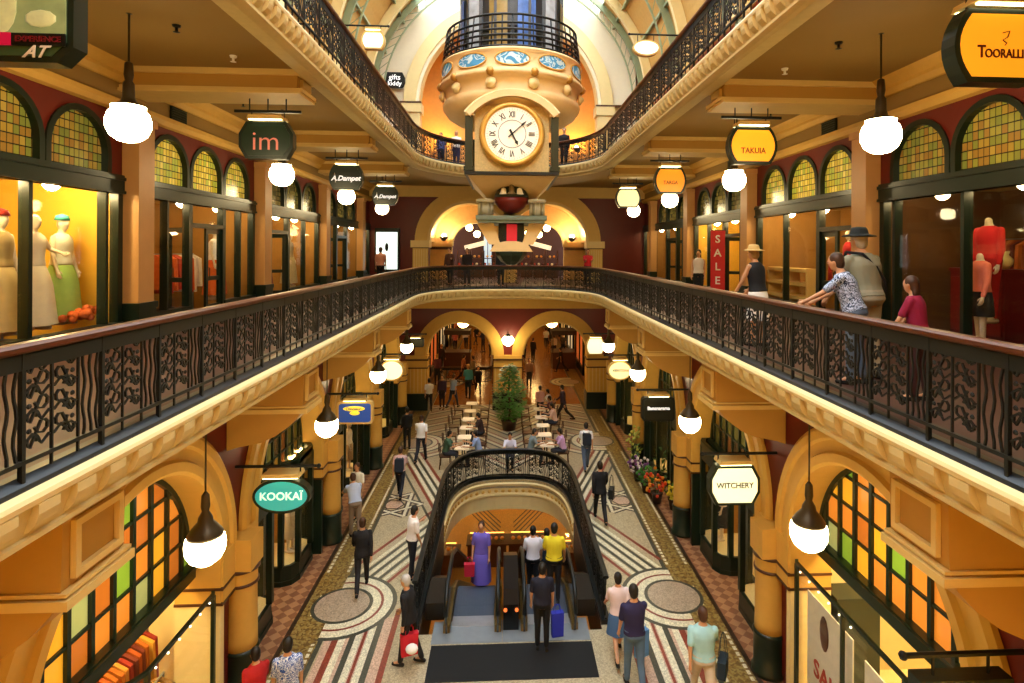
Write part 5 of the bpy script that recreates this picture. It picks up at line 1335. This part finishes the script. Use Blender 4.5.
POSES = {
 # legs: (hip flex, knee flex) left,right ; arms: (shoulder flex, abduct, elbow) left,right ; lean
 'stand': ((2,2),(-2,2),(4,8,12),(4,8,12),0),
 'walk':  ((26,8),(-22,28),(-22,8,18),(24,8,25),4),
 'stroll':((12,4),(-10,12),(-10,8,18),(12,8,25),6),
 'walk2': ((-18,30),(24,6),(22,8,28),(-24,8,15),4),
 'lean':  ((4,3),(-4,3),(24,8,10),(30,8,10),7),
 'lean2': ((4,3),(-4,3),(46,8,14),(40,8,20),18),
 'carry': ((4,3),(-3,3),(10,8,70),(6,10,20),2),
 'hip':   ((4,3),(-4,3),(-10,48,85),(4,8,10),0),
 'phone': ((4,3),(-4,3),(12,12,100),(5,10,15),4),
 'sit':   ((86,88),(84,86),(35,10,60),(40,10,65),12),
 'bend':  ((10,8),(-6,6),(40,10,30),(45,10,35),28),
 'hold':  ((3,3),(-4,3),(28,-5,80),(28,-5,80),3),
 'arm':   ((10,3),(-10,12),(8,8,15),(20,-24,62),4),
}
def rx(v, a): c, s_ = math.cos(a), math.sin(a); return Vector((v.x, v.y*c+v.z*s_, v.z*c-v.y*s_))   # +a leans forward (+y)
def person(label, pos, head=0, H=1.75, top='ffffff', bottom='22242a', hair='black', pose='stand', skin=SKIN, sleeves='short', skirt=None, dress=None, vox=.016, name='person', cat='person', longhair=False, build=1.0, shoes='17130f', hat=None, extras=None, shorts=False, detail=False, group=None, jacket=False, nohead=False, bodymat=None):
    k = H/1.75; t = thing(name, label, cat, pos, R(head), group)
    PL, PR, AL, AR, lean = POSES[pose]; lean = R(lean)
    hipz = .93; J = {}
    piv = Vector((0,0,hipz))
    def up(v): return rx(Vector(v)-piv, lean)+piv
    legs = []
    for s, (h, kn) in ((-1,PL),(1,PR)):
        hp = Vector((s*.092,0,hipz-.02)); h, kn = R(h), R(kn)
        kne = hp+Vector((0,math.sin(h),-math.cos(h)))*.43
        an = kne+Vector((0,math.sin(h-kn),-math.cos(h-kn)))*.42
        legs.append((hp,kne,an,h-kn))
    low = min(l[2].z for l in legs)-.085
    if pose == 'sit': off = .46-(hipz-.12)
    else: off = -low
    O = Vector((0,0,off))
    arms = []
    for s, (f, ab, el) in ((-1,AL),(1,AR)):
        sh = up((s*(.185*build-.012),0,1.402)); f, ab, el = R(f)+0, R(ab), R(el)
        d = Vector((s*math.sin(ab), math.sin(f)*math.cos(ab), -math.cos(f)*math.cos(ab))).normalized(); e = sh+d*.28
        f2 = f+el
        d2 = Vector((s*math.sin(ab)*.1 - (s*.35 if ab > .5 else 0), math.sin(f2), -math.cos(f2))).normalized(); w = e+d2*.25
        arms.append((sh,e,w,d2,s))
    S = lambda v: (Vector(v)+O)*k
    body = MB(); bw = build
    def loft(m, rings, grow=0.):
        n = 16; vs = []
        for z, a, b, y in rings:
            for q in range(n):
                th = 2*PI*q/n; p = up(((a*bw+grow)*math.cos(th), y+(b*bw+grow)*math.sin(th), z)) if z > hipz else Vector(((a*bw+grow)*math.cos(th), y+(b*bw+grow)*math.sin(th), z))
                vs.append(S(p))
        fs = [(i*n+q,i*n+(q+1)%n,(i+1)*n+(q+1)%n,(i+1)*n+q) for i in range(len(rings)-1) for q in range(n)]
        fs += [tuple(range(n))[::-1], tuple(range((len(rings)-1)*n,len(rings)*n))]
        m.add(vs, fs)
    TORSO = [(.84,.12,.09,0),(.92,.165,.12,-.01),(1.0,.155,.115,0),(1.08,.14,.105,0),(1.2,.155,.11,0),(1.32,.172,.115,.0),(1.39,.165,.10,0),(1.435,.12,.082,0),(1.465,.085,.066,0),(1.5,.055,.055,0)]
    loft(body, TORSO)
    capsule(body, S(up((0,0,1.45))), S(up((0,.01,1.56))), .055*k, .052*k)
    if not nohead:
        hc = up((0,.02,1.645)); 
        hm = MB(); hm.ball((0,0,0),.076,.094,.115,n=16); hm.ball((0,.02,-.07),.055,.062,.055,n=12)
        hm.prism([(.088,.0),(.088,.03),(.118,-.015)],0,-.012,.012) ; hm.ball((-.078,0,-.01),.012,.02,.03,n=8); hm.ball((.078,0,-.01),.012,.02,.03,n=8)
        M = Matrix.Translation(S(hc)) @ Matrix.Rotation(-lean*.5,4,'X') @ Matrix.Scale(k,4)
        body.merge(hm, M)
    for hp,kn,an,a in legs:
        capsule(body,S(hp),S(kn),.082*k*bw,.055*k); capsule(body,S(kn),S(an),.055*k,.038*k)
        capsule(body,S(an),S(an+Vector((0,.14*math.cos(a*.5),-.055))),.035*k,.028*k)
    for sh,e,w,d2,s in arms:
        capsule(body,S(sh),S(e),.048*k,.038*k); capsule(body,S(e),S(w),.037*k,.026*k); capsule(body,S(w),S(w+d2*.08),.026*k,.034*k)
    bo = remesh(body,'body',[bodymat or skin],t,vox*k,2)
    # fingers and thumb grow out of the palm
    if not nohead or True:
        fg = MB()
        for sh,e,w,d2,s in arms:
            side_ = Vector((0,0,1)).cross(d2); side_ = side_.normalized() if side_.length > .1 else Vector((1,0,0))
            side_ = Vector((0,1,0))-d2*d2.y; side_ = side_.normalized() if side_.length > .1 else Vector((1,0,0))
            nrm = d2.cross(side_)*(-s)
            p0 = w+d2*.085
            for q,L in enumerate((.07,.078,.072,.056)):
                b = p0+side_*(.026-.0175*q); mid = b+d2*L*.55+nrm*.006; tip = mid+d2*L*.42+nrm*.022
                fg.tube([S(b-d2*.02),S(b),S(mid),S(tip)],[.0085*k,.0088*k,.008*k,.006*k],6)
            b = w+d2*.03+side_*.028; fg.tube([S(b-side_*.015),S(b),S(b+d2*.035+side_*.02+nrm*.01),S(b+d2*.06+side_*.022+nrm*.018)],[.009*k,.0105*k,.009*k,.007*k],6)
        base = len(bo.data.vertices)
        me = bo.data; vs = [v.co[:] for v in me.vertices]+[tuple(v) for v in fg.v]; fs = [tuple(p.vertices) for p in me.polygons]+[tuple(base+i for i in f) for f in fg.f]
        n2 = bpy.data.meshes.new('body'); n2.from_pydata(vs,[],fs); n2.materials.append(bodymat or skin); n2.shade_smooth(); bo.data = n2
    # clothes
    if dress or skirt:
        L, W = (dress or skirt)[:2]
        z0 = .985
        m = MB(); n = 20; vs = []; rings = [(z0,.155,.115),(.94,.192,.148),(.8,.2*(1+W*.3),.16*(1+W*.4)),(max(L,.5)*.5+.4 if L<.4 else (L+.8)/2,.21+W*.10,.17+W*.09),(L,.2+W*.22,.17+W*.2)]
        for i,(z,a,b) in enumerate(rings):
            for q in range(n):
                th = 2*PI*q/n; fl = 1+(.05*math.sin(th*6) if i > 2 else 0); vs.append(S((a*bw*fl*math.cos(th), b*bw*fl*math.sin(th), z)))
        m.add(vs,[(i*n+q,i*n+(q+1)%n,(i+1)*n+(q+1)%n,(i+1)*n+q) for i in range(len(rings)-1) for q in range(n)]+[tuple(range(n))])
        m.build('skirt', cloth((dress or skirt)[2]), t, True)
    else:
        m = MB(); loft(m, [(.86,.13,.1,0),(.93,.168,.125,-.01),(1.02,.158,.118,0),(1.05,.15,.112,0)], .02)
        for hp,kn,an,a in legs:
            if shorts: capsule(m,S(hp),S(hp+(kn-hp)*.85),.098*k*bw,.08*k)
            else: capsule(m,S(hp),S(kn),.098*k*bw,.07*k); capsule(m,S(kn),S(kn+(an-kn)*.95),.068*k,.055*k)
        remesh(m,'trousers',[cloth(bottom)],t,vox*k)
    m = MB(); zb = .86 if jacket else .95
    rg = [(zb,.168,.125,-.01)]+[r for r in TORSO if r[0] > zb+.03 and r[0] < 1.5]+[(1.48,.07,.062,0)]
    loft(m, rg, .026)
    for sh,e,w,d2,s in arms:
        if sleeves == 'none': continue
        if sleeves == 'short': capsule(m,S(sh),S(sh+(e-sh)*.75),.064*k,.058*k)
        else: capsule(m,S(sh),S(e),.064*k,.052*k); capsule(m,S(e),S(e+(w-e)*.94),.050*k,.040*k)
    remesh(m,'jacket' if jacket else 'shirt',[top if not isinstance(top,str) else cloth(top)],t,vox*k)
    for hp,kn,an,a in legs:
        m = MB(); f = an+Vector((0,-.05,-.055)); g = an+Vector((0,.15,-.06)); capsule(m,S(f),S((f+g)/2),.038*k,.042*k,8); capsule(m,S((f+g)/2),S(g),.042*k,.032*k,8)
        m.build('shoe', cloth(shoes), t, True)
    if not nohead and hair:
        m = MB(); m.ball((0,-.018,.022),.088,.098,.108,n=16); m.ball((0,-.045,-.03),.08,.07,.09,n=12)
        if longhair: m.ball((0,-.065,-.12),.085,.045,.15,n=12)
        mm = MB(); mm.merge(m, Matrix.Translation(S(hc)) @ Matrix.Rotation(-lean*.5,4,'X') @ Matrix.Scale(k,4))
        remesh(mm,'hair',[HAIRC[hair]],t,.012*k,2)
        e = MB()
        for s in (-1,1): e.merge(MB().ball((s*.03,.088,.0),.011,.008,.007,n=8), M)
        e.build('eye', HAIRC['black'], t, True)
        e = MB(); e.merge(MB().ball((0,.083,-.062),.024,.008,.006,n=8), M); e.build('mouth', mat('lips','9a4a3a',.5), t, True)
    if hat:
        m = MB(); m.lathe([(.01,.13),(.07,.125),(.085,.1),(.098,.04),(.1,.035),(.17,.02),(.175,.03),(.1,.05)] if hat[1]!='cap' else [(.01,.13),(.08,.1),(.1,.03)], n=20)
        mm = MB(); mm.merge(m, Matrix.Translation(S(hc+Vector((0,-.01,.02)))) @ Matrix.Scale(k*1.1,4)); mm.build('hat', cloth(hat[0]), t, True)
    if extras == 'backpack':
        m = MB(); vs = MB(); vs.prism(outline('round',.3,.42),1,-.09,.07); M2 = Matrix.Translation(S(up((0,-.2,1.2)))) @ Matrix.Rotation(-lean,4,'X') @ Matrix.Scale(k,4)
        m.merge(vs,M2)
        q = MB()
        for s in (-1,1): q.tube([(s*.09,.05,.18),(s*.1,.16,.24),(s*.11,.30,.2),(s*.1,.33,.05),(s*.1,.26,-.12),(s*.12,.06,-.18)],.016,5)
        m.merge(q,M2); m.build('backpack', cloth('1e2738'), t)
    if extras == 'strap':
        q = MB(); P_ = [(-.16*bw,.04,1.5),(-.1*bw,-.12,1.46),(.02*bw,-.16,1.3),(.13*bw,-.15,1.12),(.19*bw,-.08,.98),(.2*bw,.06,.95)]
        q.tube([S(up(v)) for v in P_],.02,5); q.tube([S(up(v)) for v in [(-.16*bw,.04,1.5),(-.1*bw,.13,1.44),(.05*bw,.17,1.2),(.2*bw,.06,.95)]],.02,5); q.build('shoulder_strap', cloth('14161a'), t)
    return t, S, up, arms
BAGS = []
def bag(pos, w, h, c, label, rz=0., d=.12, handle=.16, c2=None):
    t = thing('shopping_bag', label, 'bag', pos, R(rz))
    m = MB(); m.prism([(-w/2*.9,-h),(w/2*.9,-h),(w/2,0),(-w/2,0)],1,-d/2,d/2); m.build('bag_body', cloth(c), t)
    m = MB()
    for s in (-1,1): m.tube([(-w*.25,s*d/2,0),(-w*.2,s*d/4,handle*.8),(0,0,handle),(w*.2,s*d/4,handle*.8),(w*.25,s*d/2,0)],.007,4)
    m.build('handle', cloth(c2 or c), t); return t
def hand(P, side_, head, pos):
    t,S,up,arms = P; a = arms[0 if side_<0 else 1]; p = S(a[2]+a[3]*.12); q = Matrix.Rotation(R(head),3,'Z') @ p
    return (pos[0]+q.x,pos[1]+q.y,pos[2]+q.z)
def fl(px,py,z=0.):
    """floor point seen at a spot of the photograph"""
    a, b = px-536.5, py-250.; r = R(.32); a, b = a*math.cos(r)+b*math.sin(r), -a*math.sin(r)+b*math.cos(r)
    x, u = a/580., -b/580.; p = R(3.1); dx, dy = x*math.cos(p)+math.sin(p), -x*math.sin(p)+math.cos(p); t_ = (z-8.1)/u
    return (-.17+dx*t_, dy*t_, z)
N = .015; FV = .024
bags = MB
# near people on the ground floor
p = fl(409,664); P = person('elderly man in a black suit with white hair walking left of the black mat', p, 75, 1.72, '16161a','121214','grey','stroll',sleeves='long',jacket=True,vox=N)
h = hand(P,-1,75,p); bag((h[0]+.12,h[1]+.1,h[2]-.1),.34,.4,'c01c2c','red and white bag held by the elderly man in black',20)
m = MB(); m.ball((0,0,0),.12,.1,.09,n=12); tag(m.build('cloth_bundle',cloth('e8e4e0'),smooth=True,loc=(h[0]+.2,h[1]-.08,h[2]-.28)),'white bundle sticking out of the red bag','bundle')
p = fl(362,590); person('woman in black jacket and trousers walking away past the left floor disc', p, 10, 1.72, '18161a','1c1a1e','brown','walk2',sleeves='long',jacket=True,vox=N)
p = fl(412,578); person('man in a white shirt and dark trousers beside the left railing of the well', p, -60, 1.74, 'ece6e2','1a1c26','black','phone',vox=N)
p = fl(400,497); person('woman in a pink top with a dark blue backpack walking away on the left', p, 0, 1.66, 'd8b4b4','1a1e2c','brown','walk',vox=N,extras='backpack')
p = fl(421,462); person('man in a white t-shirt and dark jeans walking away on the left', p, -8, 1.8, 'e8e8ea','1e2230','brown','walk2',vox=N)
p = fl(407,449); person('person in black standing by the left display, left of the white t-shirt', p, 30, 1.66, '141414','141414','black','stand',sleeves='long',vox=FV)
p = fl(355,537); person('man in a pale blue shirt leaning towards the left shop window', p, 25, 1.74, 'b8c8e8','8a7a6a','brown','bend',vox=N)
p = fl(357,520); person('woman in a cream top behind the man in the pale blue shirt', p, 160, 1.68, 'e8e4d0','6a5a48','brown','stand',vox=N,longhair=True)
p = fl(256,745); person('person in a red jacket at the bottom left edge of the photo', p, 40, 1.6, 'b01c1c','2a2a30','black','walk',sleeves='long',vox=N)
p = fl(287,745); person('man in a blue and white patterned shirt at the bottom left edge', p, 20, 1.72, pattern('shirt_floral','2c4f9c','d8e0ec',11.),'2a2a30','black','stand',vox=N)
p = fl(703,712); P = person('man in a pale turquoise shirt with a shoulder bag walking away on the right', p, -5, 1.84, '9cc8cc','c8b8a0','brown','walk',vox=N,build=1.12)
h = hand(P,1,-5,p); bag((p[0]+.33,p[1]-.05,.98),.34,.3,'1c2c38','dark shoulder bag of the man in turquoise',60,d=.14,handle=.45)
p = fl(618,656); person('woman in a pale pink top and denim skirt walking beside the man in navy', p, 0, 1.66, 'e0c8c4','3a5478','black','walk2',skirt=(.55,.25,'3f5f88'),vox=N)
p = fl(634,688); P = person('man in a navy t-shirt and blue jeans walking with an arm round the woman', p, 5, 1.86, '241f44','4f6a88','black','arm',vox=N,build=1.05)
h = hand(P,1,5,p); bag((h[0]+.25,h[1],.72),.3,.5,'5f92d0','light blue shopping bag carried by the man in navy',30)
p = fl(600,521); P = person('man in a black suit with a dark shoulder bag walking away right of the well', p, 0, 1.8, '141418','18181c','black','walk',sleeves='long',jacket=True,vox=N)
bag((p[0]+.33,p[1]-.05,1.0),.34,.28,'181c1c','black shoulder bag of the man in the black suit',70,d=.14,handle=.4)
p = fl(586,470); person('man in a white shirt and navy vest walking away on the right', p, 0, 1.76, 'e8e8ec','50607a','black','walk2',vox=N,extras='backpack')
p = fl(563,422); person('man in dark clothes striding left behind the café on the right', p, 80, 1.78, '3a2c3a','1a1618','black','walk',sleeves='long',vox=FV)
# on the escalators and the mat
person('woman in a long violet dress standing on the left escalator facing up', (-.72,14.55,-.42), 172, 1.7, '6a5cc0','6a5cc0','brown','stand',dress=(.22,.25,'6a5cc0'),vox=N)
bag((-1.0,14.3,.4),.26,.3,'c0203c','small crimson handbag of the woman in the violet dress',0)
person('man in a white t-shirt going down on the right escalator', (.6,15.1,-.9), 0, 1.76, 'e4e0ea','12141a','black','carry',vox=N)
person('person with a grey backpack lower down the right escalator', (1.02,15.95,-1.37), 0, 1.76, 'a8b8b8','3a4a54','black','stand',vox=N,extras='backpack')
person('man in a bright yellow t-shirt at the top of the right escalator', (1.0,13.35,.01), -5, 1.74, 'e0d02a','16161a','black','carry',vox=N,build=1.08)
p = (.62,11.75,.012); P = person('man in black standing on the rubber mat before the right escalator', p, 0, 1.7, '15172a','101014','black','stand',vox=N,build=1.05)
h = hand(P,1,0,p); bag((h[0]+.1,h[1]-.02,h[2]-.1),.26,.48,'2430b0','bright blue shopping bag hanging from the hand of the man on the mat',10)
person('person in dark clothes far down the escalators', (.7,17.1,-2.05), 0, 1.7, '1a1a1e','1a1a1e','black','stand',sleeves='long',vox=FV)
# café and far crowd
def sitter(lab,x,y,h,c,hair='black',lh=False): return person(lab,(x,y,0),h,1.7,c,'2a2c38',hair,'sit',vox=FV,longhair=lh)
sitter('person in a light blue shirt seated at the nearest café table of the left row',-1.1,21.75,90,'8fa8d8')
sitter('person in a white and lavender shirt seated alone behind the well railing',.05,21.6,180,'dcdcf4')
sitter('person in a pale purple top seated at the nearest café table of the right row',2.07,21.9,90,'cfa8dc')
sitter('person in green seated at the left side of the nearest left café table',-2.34,21.75,-90,'3f5f4a')
sitter('person in grey seated at the left side of the nearest right café table',.83,21.9,-90,'7f8f98')
for k,(r,q,c) in enumerate(((1,3,'d8b0a0'),(1,4,'6a3a3a'),(1,5,'e0d8d0'),(-1,2,'3a2a2a'))):
    sitter('person in %s seated at the %s café table of the %s row' % (['pale pink','dark red','off white','dark brown'][k],['','second','third','fourth','fifth','farthest'][q], side(r)), (2.07 if r>0 else -1.1), TY[q]-(0 if r>0 else .2), 90, c)
crowd = [(429,411,'d8d0c8','14141a','left, first by the pier, white top'),(442,409,'3a2434','2a1a1a','left, dark plum top'),(453,408,'8f98a4','2a3040','left, grey top in the middle of the group'),(468,398,'3f8f9c','1e3038','left, teal top'),(478,395,'141414','141414','left, all in black beside the tree'),(473,385,'7a6a50','2a2420','left, brown top behind the teal one'),(463,383,'a86a4a','3a2a20','left, rust coloured top'),
 (437,385,'5a2a3a','1a1a1a','left, wine red top under the arch'),(524,361,'6a5a4a','1a1a1a','right arch, brown top, farther one'),(533,362,'1c1814','1c1814','right arch, black clothes, striding'),(546,349,'c8c0b0','2a2a2a','right arch, cream top, farthest'),(550,346,'1a1a20','1a1a20','right arch, dark, farthest'),(561,372,'1a1210','1a1210','right arch, near the right pier, dark clothes'),
 (490,357,'c0a090','2a2a2a','left of the middle pier, pale top'),(455,352,'a04a3a','2a1a1a','left arch, red top at the back'),(466,350,'d8d0c8','2a2a2a','left arch, white top at the back'),(476,345,'1c1c1c','1c1c1c','left arch, black top at the back'),(452,346,'b8a898','2a2a2a','left arch, pale grey top at the very back'),(459,341,'6a2a2a','1a1a1a','left arch, maroon top at the very back'),(483,352,'2a2a3a','1a1a1a','left of the middle pier, navy top at the back'),(519,372,'9a8a7a','2a2a2a','right of the middle pier, fawn top'),(554,358,'e0c8a8','3a2a2a','right arch, pale apricot top'),(563,356,'4a3a2a','1a1a1a','right arch, near the side shops, olive top'),(441,372,'2a1c1c','1a1414','left arch, all in very dark brown'),(540,420,'c89080','3a2a2a','right café row, pink top, standing'),(529,388,'8a6a5a','2a2a2a','right café row, brown top, standing')]
for k,(px,py,a,b,w) in enumerate(crowd):
    x,y,z = fl(px,py)
    person('shopper in the far hall, %s' % w, (x,y,0), [10,170,-30,0,190,60,-80][k%7], 1.66+.05*(k%4), a, b, ['black','brown','brown','fair'][k%4], ['walk','stand','walk2','phone'][k%4], vox=.03, sleeves=['short','long'][k%2])
# gallery visitors
G = L1
person('man in a dark hat and grey-green shirt with a strap, at the right gallery rail', (4.55,7.35,G), 20, 1.9, '8f8f78','a8a088','grey','lean',vox=N,hat=('1c2424','brim'),build=1.3,extras='strap')
P = person('boy in a blue and white patterned shirt leaning on the right gallery rail', (4.2,7.02,G), 48, 1.64, pattern('shirt_swirl','c4d2ea','22304e',6.,3.5),'5a6a80','brown','lean2',vox=N,build=1.05)
person('child in a crimson top at the right gallery rail behind the man with the hat', (4.42,6.2,G), 35, 1.36, '8c1438','3a1a1a','brown','lean',vox=N,longhair=True,build=.95)
person('woman in a straw hat, black top and white skirt on the right gallery', (4.22,9.85,G), 30, 1.7, '15151a','e8e4e0','fair','lean',skirt=(.45,.1,'ece8e4'),sleeves='none',vox=N,hat=('c8a86a','brim'))
person('woman in a white top with dark hair in front of the far right gallery shops', (6.0,18.2,G), 150, 1.66, 'e4dcd4','1a1a1a','black','stand',vox=FV,longhair=True,sleeves='none')
person('person in a bright red top at the far right bend of the gallery rail', (3.5,25.6,G), 180, 1.68, 'b81c2a','201818','brown','hold',vox=FV)
person('person in a pink top at the far left of the gallery', (-5.5,25.2,G), 0, 1.7, 'c88a78','1a1616','brown','stand',vox=FV)
person('person in dark clothes behind the far gallery rail, left of centre', (-1.9,26.6,G), 180, 1.68, '201618','201618','black','stand',vox=FV,sleeves='long')
person('person in a brown jacket behind the far gallery rail, nearest the left arch', (-2.7,26.9,G), 160, 1.7, '4a2c24','201618','brown','phone',vox=FV,sleeves='long')
person('person in black behind the far gallery rail, under the clock', (-.35,25.9,G), 180, 1.62, '101214','101214','black','stand',vox=FV,sleeves='long')
person('person in black leaning on the upper gallery rail right of the clock', (2.35,24.9,L2), 170, 1.75, '15110e','15110e','black','stand',vox=FV,sleeves='long')
person('person in a white top on the upper gallery left of the clock', (-2.3,25.2,L2), 180, 1.62, 'dcd8d0','2a2c50','fair','stand',vox=FV)
person('person in a blue top on the upper gallery, farther left of the clock', (-3.0,25.6,L2), 180, 1.6, '4a5488','2a2c40','brown','stand',vox=FV)
# mannequins in the gallery windows
def mq(lab,x,y,h,top,dr=None,z=G+.34,H=1.8,sl='none',hair=None,bottom='2a2a2a',nohead=False,pose='stand',hat=None,sc_=1.):
    return person(lab,(x,y,z),h,H,top,bottom,hair,pose,skin=MANN,sleeves=sl,dress=dr,vox=.018,name='mannequin',cat='mannequin',nohead=nohead,shoes='e8d8bc',hat=hat)
mq('mannequin in a long ivory gown, arm on hip, in the nearest left gallery window',-7.65,9.62,-90,'f2e8cc',(.05,.6,'efe2c0'),pose='hip')
mq('mannequin in a lime green gown and teal hat in the nearest left gallery window',-7.75,10.35,-90,'e8e8d0',(.05,.5,'9cc060'),hat=('4ab0a8','cap'))
mq('mannequin in a patterned cream gown and red hat at the left photo edge',-7.6,8.95,-90,'b8a068',(.05,.5,'c8b078'),hat=('a82418','cap'))
m = MB()
r = random.Random(9)
for k in range(26): m.ball((r.uniform(-.25,.25),r.uniform(-.35,.3),.08+r.random()*.2),.07,n=8)
tag(m.build('flower_heap', mat('orange_petals','d8682a',.6,var=.5,scale=6), smooth=True, loc=(-7.4,10.45,G+.36)),'heap of orange and red flowers in the corner of the nearest left gallery window','flowers')
mq('mannequin in a bright red coat in the nearest right gallery window',7.8,9.15,100,'c41c20',None,H=1.85,sl='long',bottom='b01c1c',nohead=True,z=G+.5)
mq('headless mannequin in a salmon top and black skirt in the nearest right gallery window',7.4,8.85,80,'e8806a',(.55,.1,'15151a'),H=1.65,sl='long',nohead=True,z=G+.1)
mq('mannequin in teal at the right edge of the nearest right gallery window',7.9,8.2,90,'1f5a5a',(.3,.4,'1f4a54'),nohead=True)
for k,(s,x,y,c,c2) in enumerate(((-1,-7.6,12.0,'e8e0d0','3a3a3a'),(-1,-7.6,15.3,'e8e8e8','e06a2a'),(-1,-7.6,17.4,'9ca0a0','a8a8a0'),(-1,-7.6,18.3,'7a2a2a','8a3a3a'),(-1,-7.6,20.4,'b8a890','c8b890'),(-1,-7.6,23.2,'e8d8b0','e8d8b0'),(1,7.6,12.0,'d8b06a','c89a5a'),(1,8.1,13.5,'b02020','a01c1c'),(1,7.6,17.6,'c8b080','d8c8a0'),(1,7.6,20.6,'c8a860','a8884a'),(1,7.6,23.0,'d8c090','e0c8a0'))):
    mq('mannequin in a %s outfit in the %s gallery windows, %s' % (['pale','white and orange','grey','dark red','beige','ivory','golden','red','sand coloured','ochre','straw coloured'][k], side(s), ['beside the first door','past the first door','third bay, near end','third bay, middle','third bay, far end','fourth bay'][k] if s<0 else ['second bay, near end','second bay, far end','third bay, near end','third bay, far end','fourth bay'][k-6]), x,y,s*90,c,(.1,.5,c2))
for k,(s,x,y,c,c2) in enumerate(((-1,-5.55,12.3,'e0d0a8','c8b080'),(-1,-5.55,15.0,'e8e0d0','d8c8a8'),(1,5.6,12.3,'d8d4c8','8a8a80'),(1,5.6,15.1,'f0e0d8','2a2a2a'),(-1,-5.55,17.8,'a89878','8a7a5a'),(-1,-5.55,20.4,'e8dcc0','b89868'))):
    mq('mannequin in a %s outfit, %s ground floor bay, %s' % (['sand','cream','grey','pink and black','drab','straw'][k], side(s), ['second arch near bay','second arch far bay','second arch near bay','second arch far bay','third arch near bay','third arch far bay'][k]), x,y,s*90,c,(.4,.3,c2),z=.45,H=1.65)
# ------------------------------------------------------------------- camera, sky, exposure
cd = bpy.data.cameras.new('camera'); cam = bpy.data.objects.new('camera', cd); COL.objects.link(cam)
cd.sensor_width = 36; cd.lens = 36*580/1024; cd.clip_end = 300; cd.clip_start = .05
cd.shift_x = (512-536.5)/1024; cd.shift_y = -(341.5-250)/1024
cam.location = (-.17,0,8.1)
cam.rotation_mode = 'QUATERNION'
cam.rotation_quaternion = Quaternion((0,0,1), -R(3.1)) @ Quaternion((1,0,0), PI/2) @ Quaternion((0,0,1), R(.32))
sc.camera = cam
w = bpy.data.worlds.new('sky'); sc.world = w; w.use_nodes = True; nt = w.node_tree; bg = nt.nodes['Background']
bg.inputs[0].default_value = (.92,.96,1,1); bg.inputs[1].default_value = 10.5
sc.view_settings.view_transform = 'Standard'; sc.view_settings.look = 'None'; sc.view_settings.gamma = 1; sc.view_settings.use_curve_mapping = False
sc.view_settings.exposure = -0.1
sc.cycles.use_denoising = True
sc.cycles.max_bounces = 6; sc.cycles.diffuse_bounces = 4; sc.cycles.glossy_bounces = 2; sc.cycles.transparent_max_bounces = 12; sc.cycles.sample_clamp_indirect = 6
sc.cycles.caustics_reflective = False; sc.cycles.caustics_refractive = False
for o in bpy.data.objects:
    if o.name == 'Cube': bpy.data.objects.remove(o)
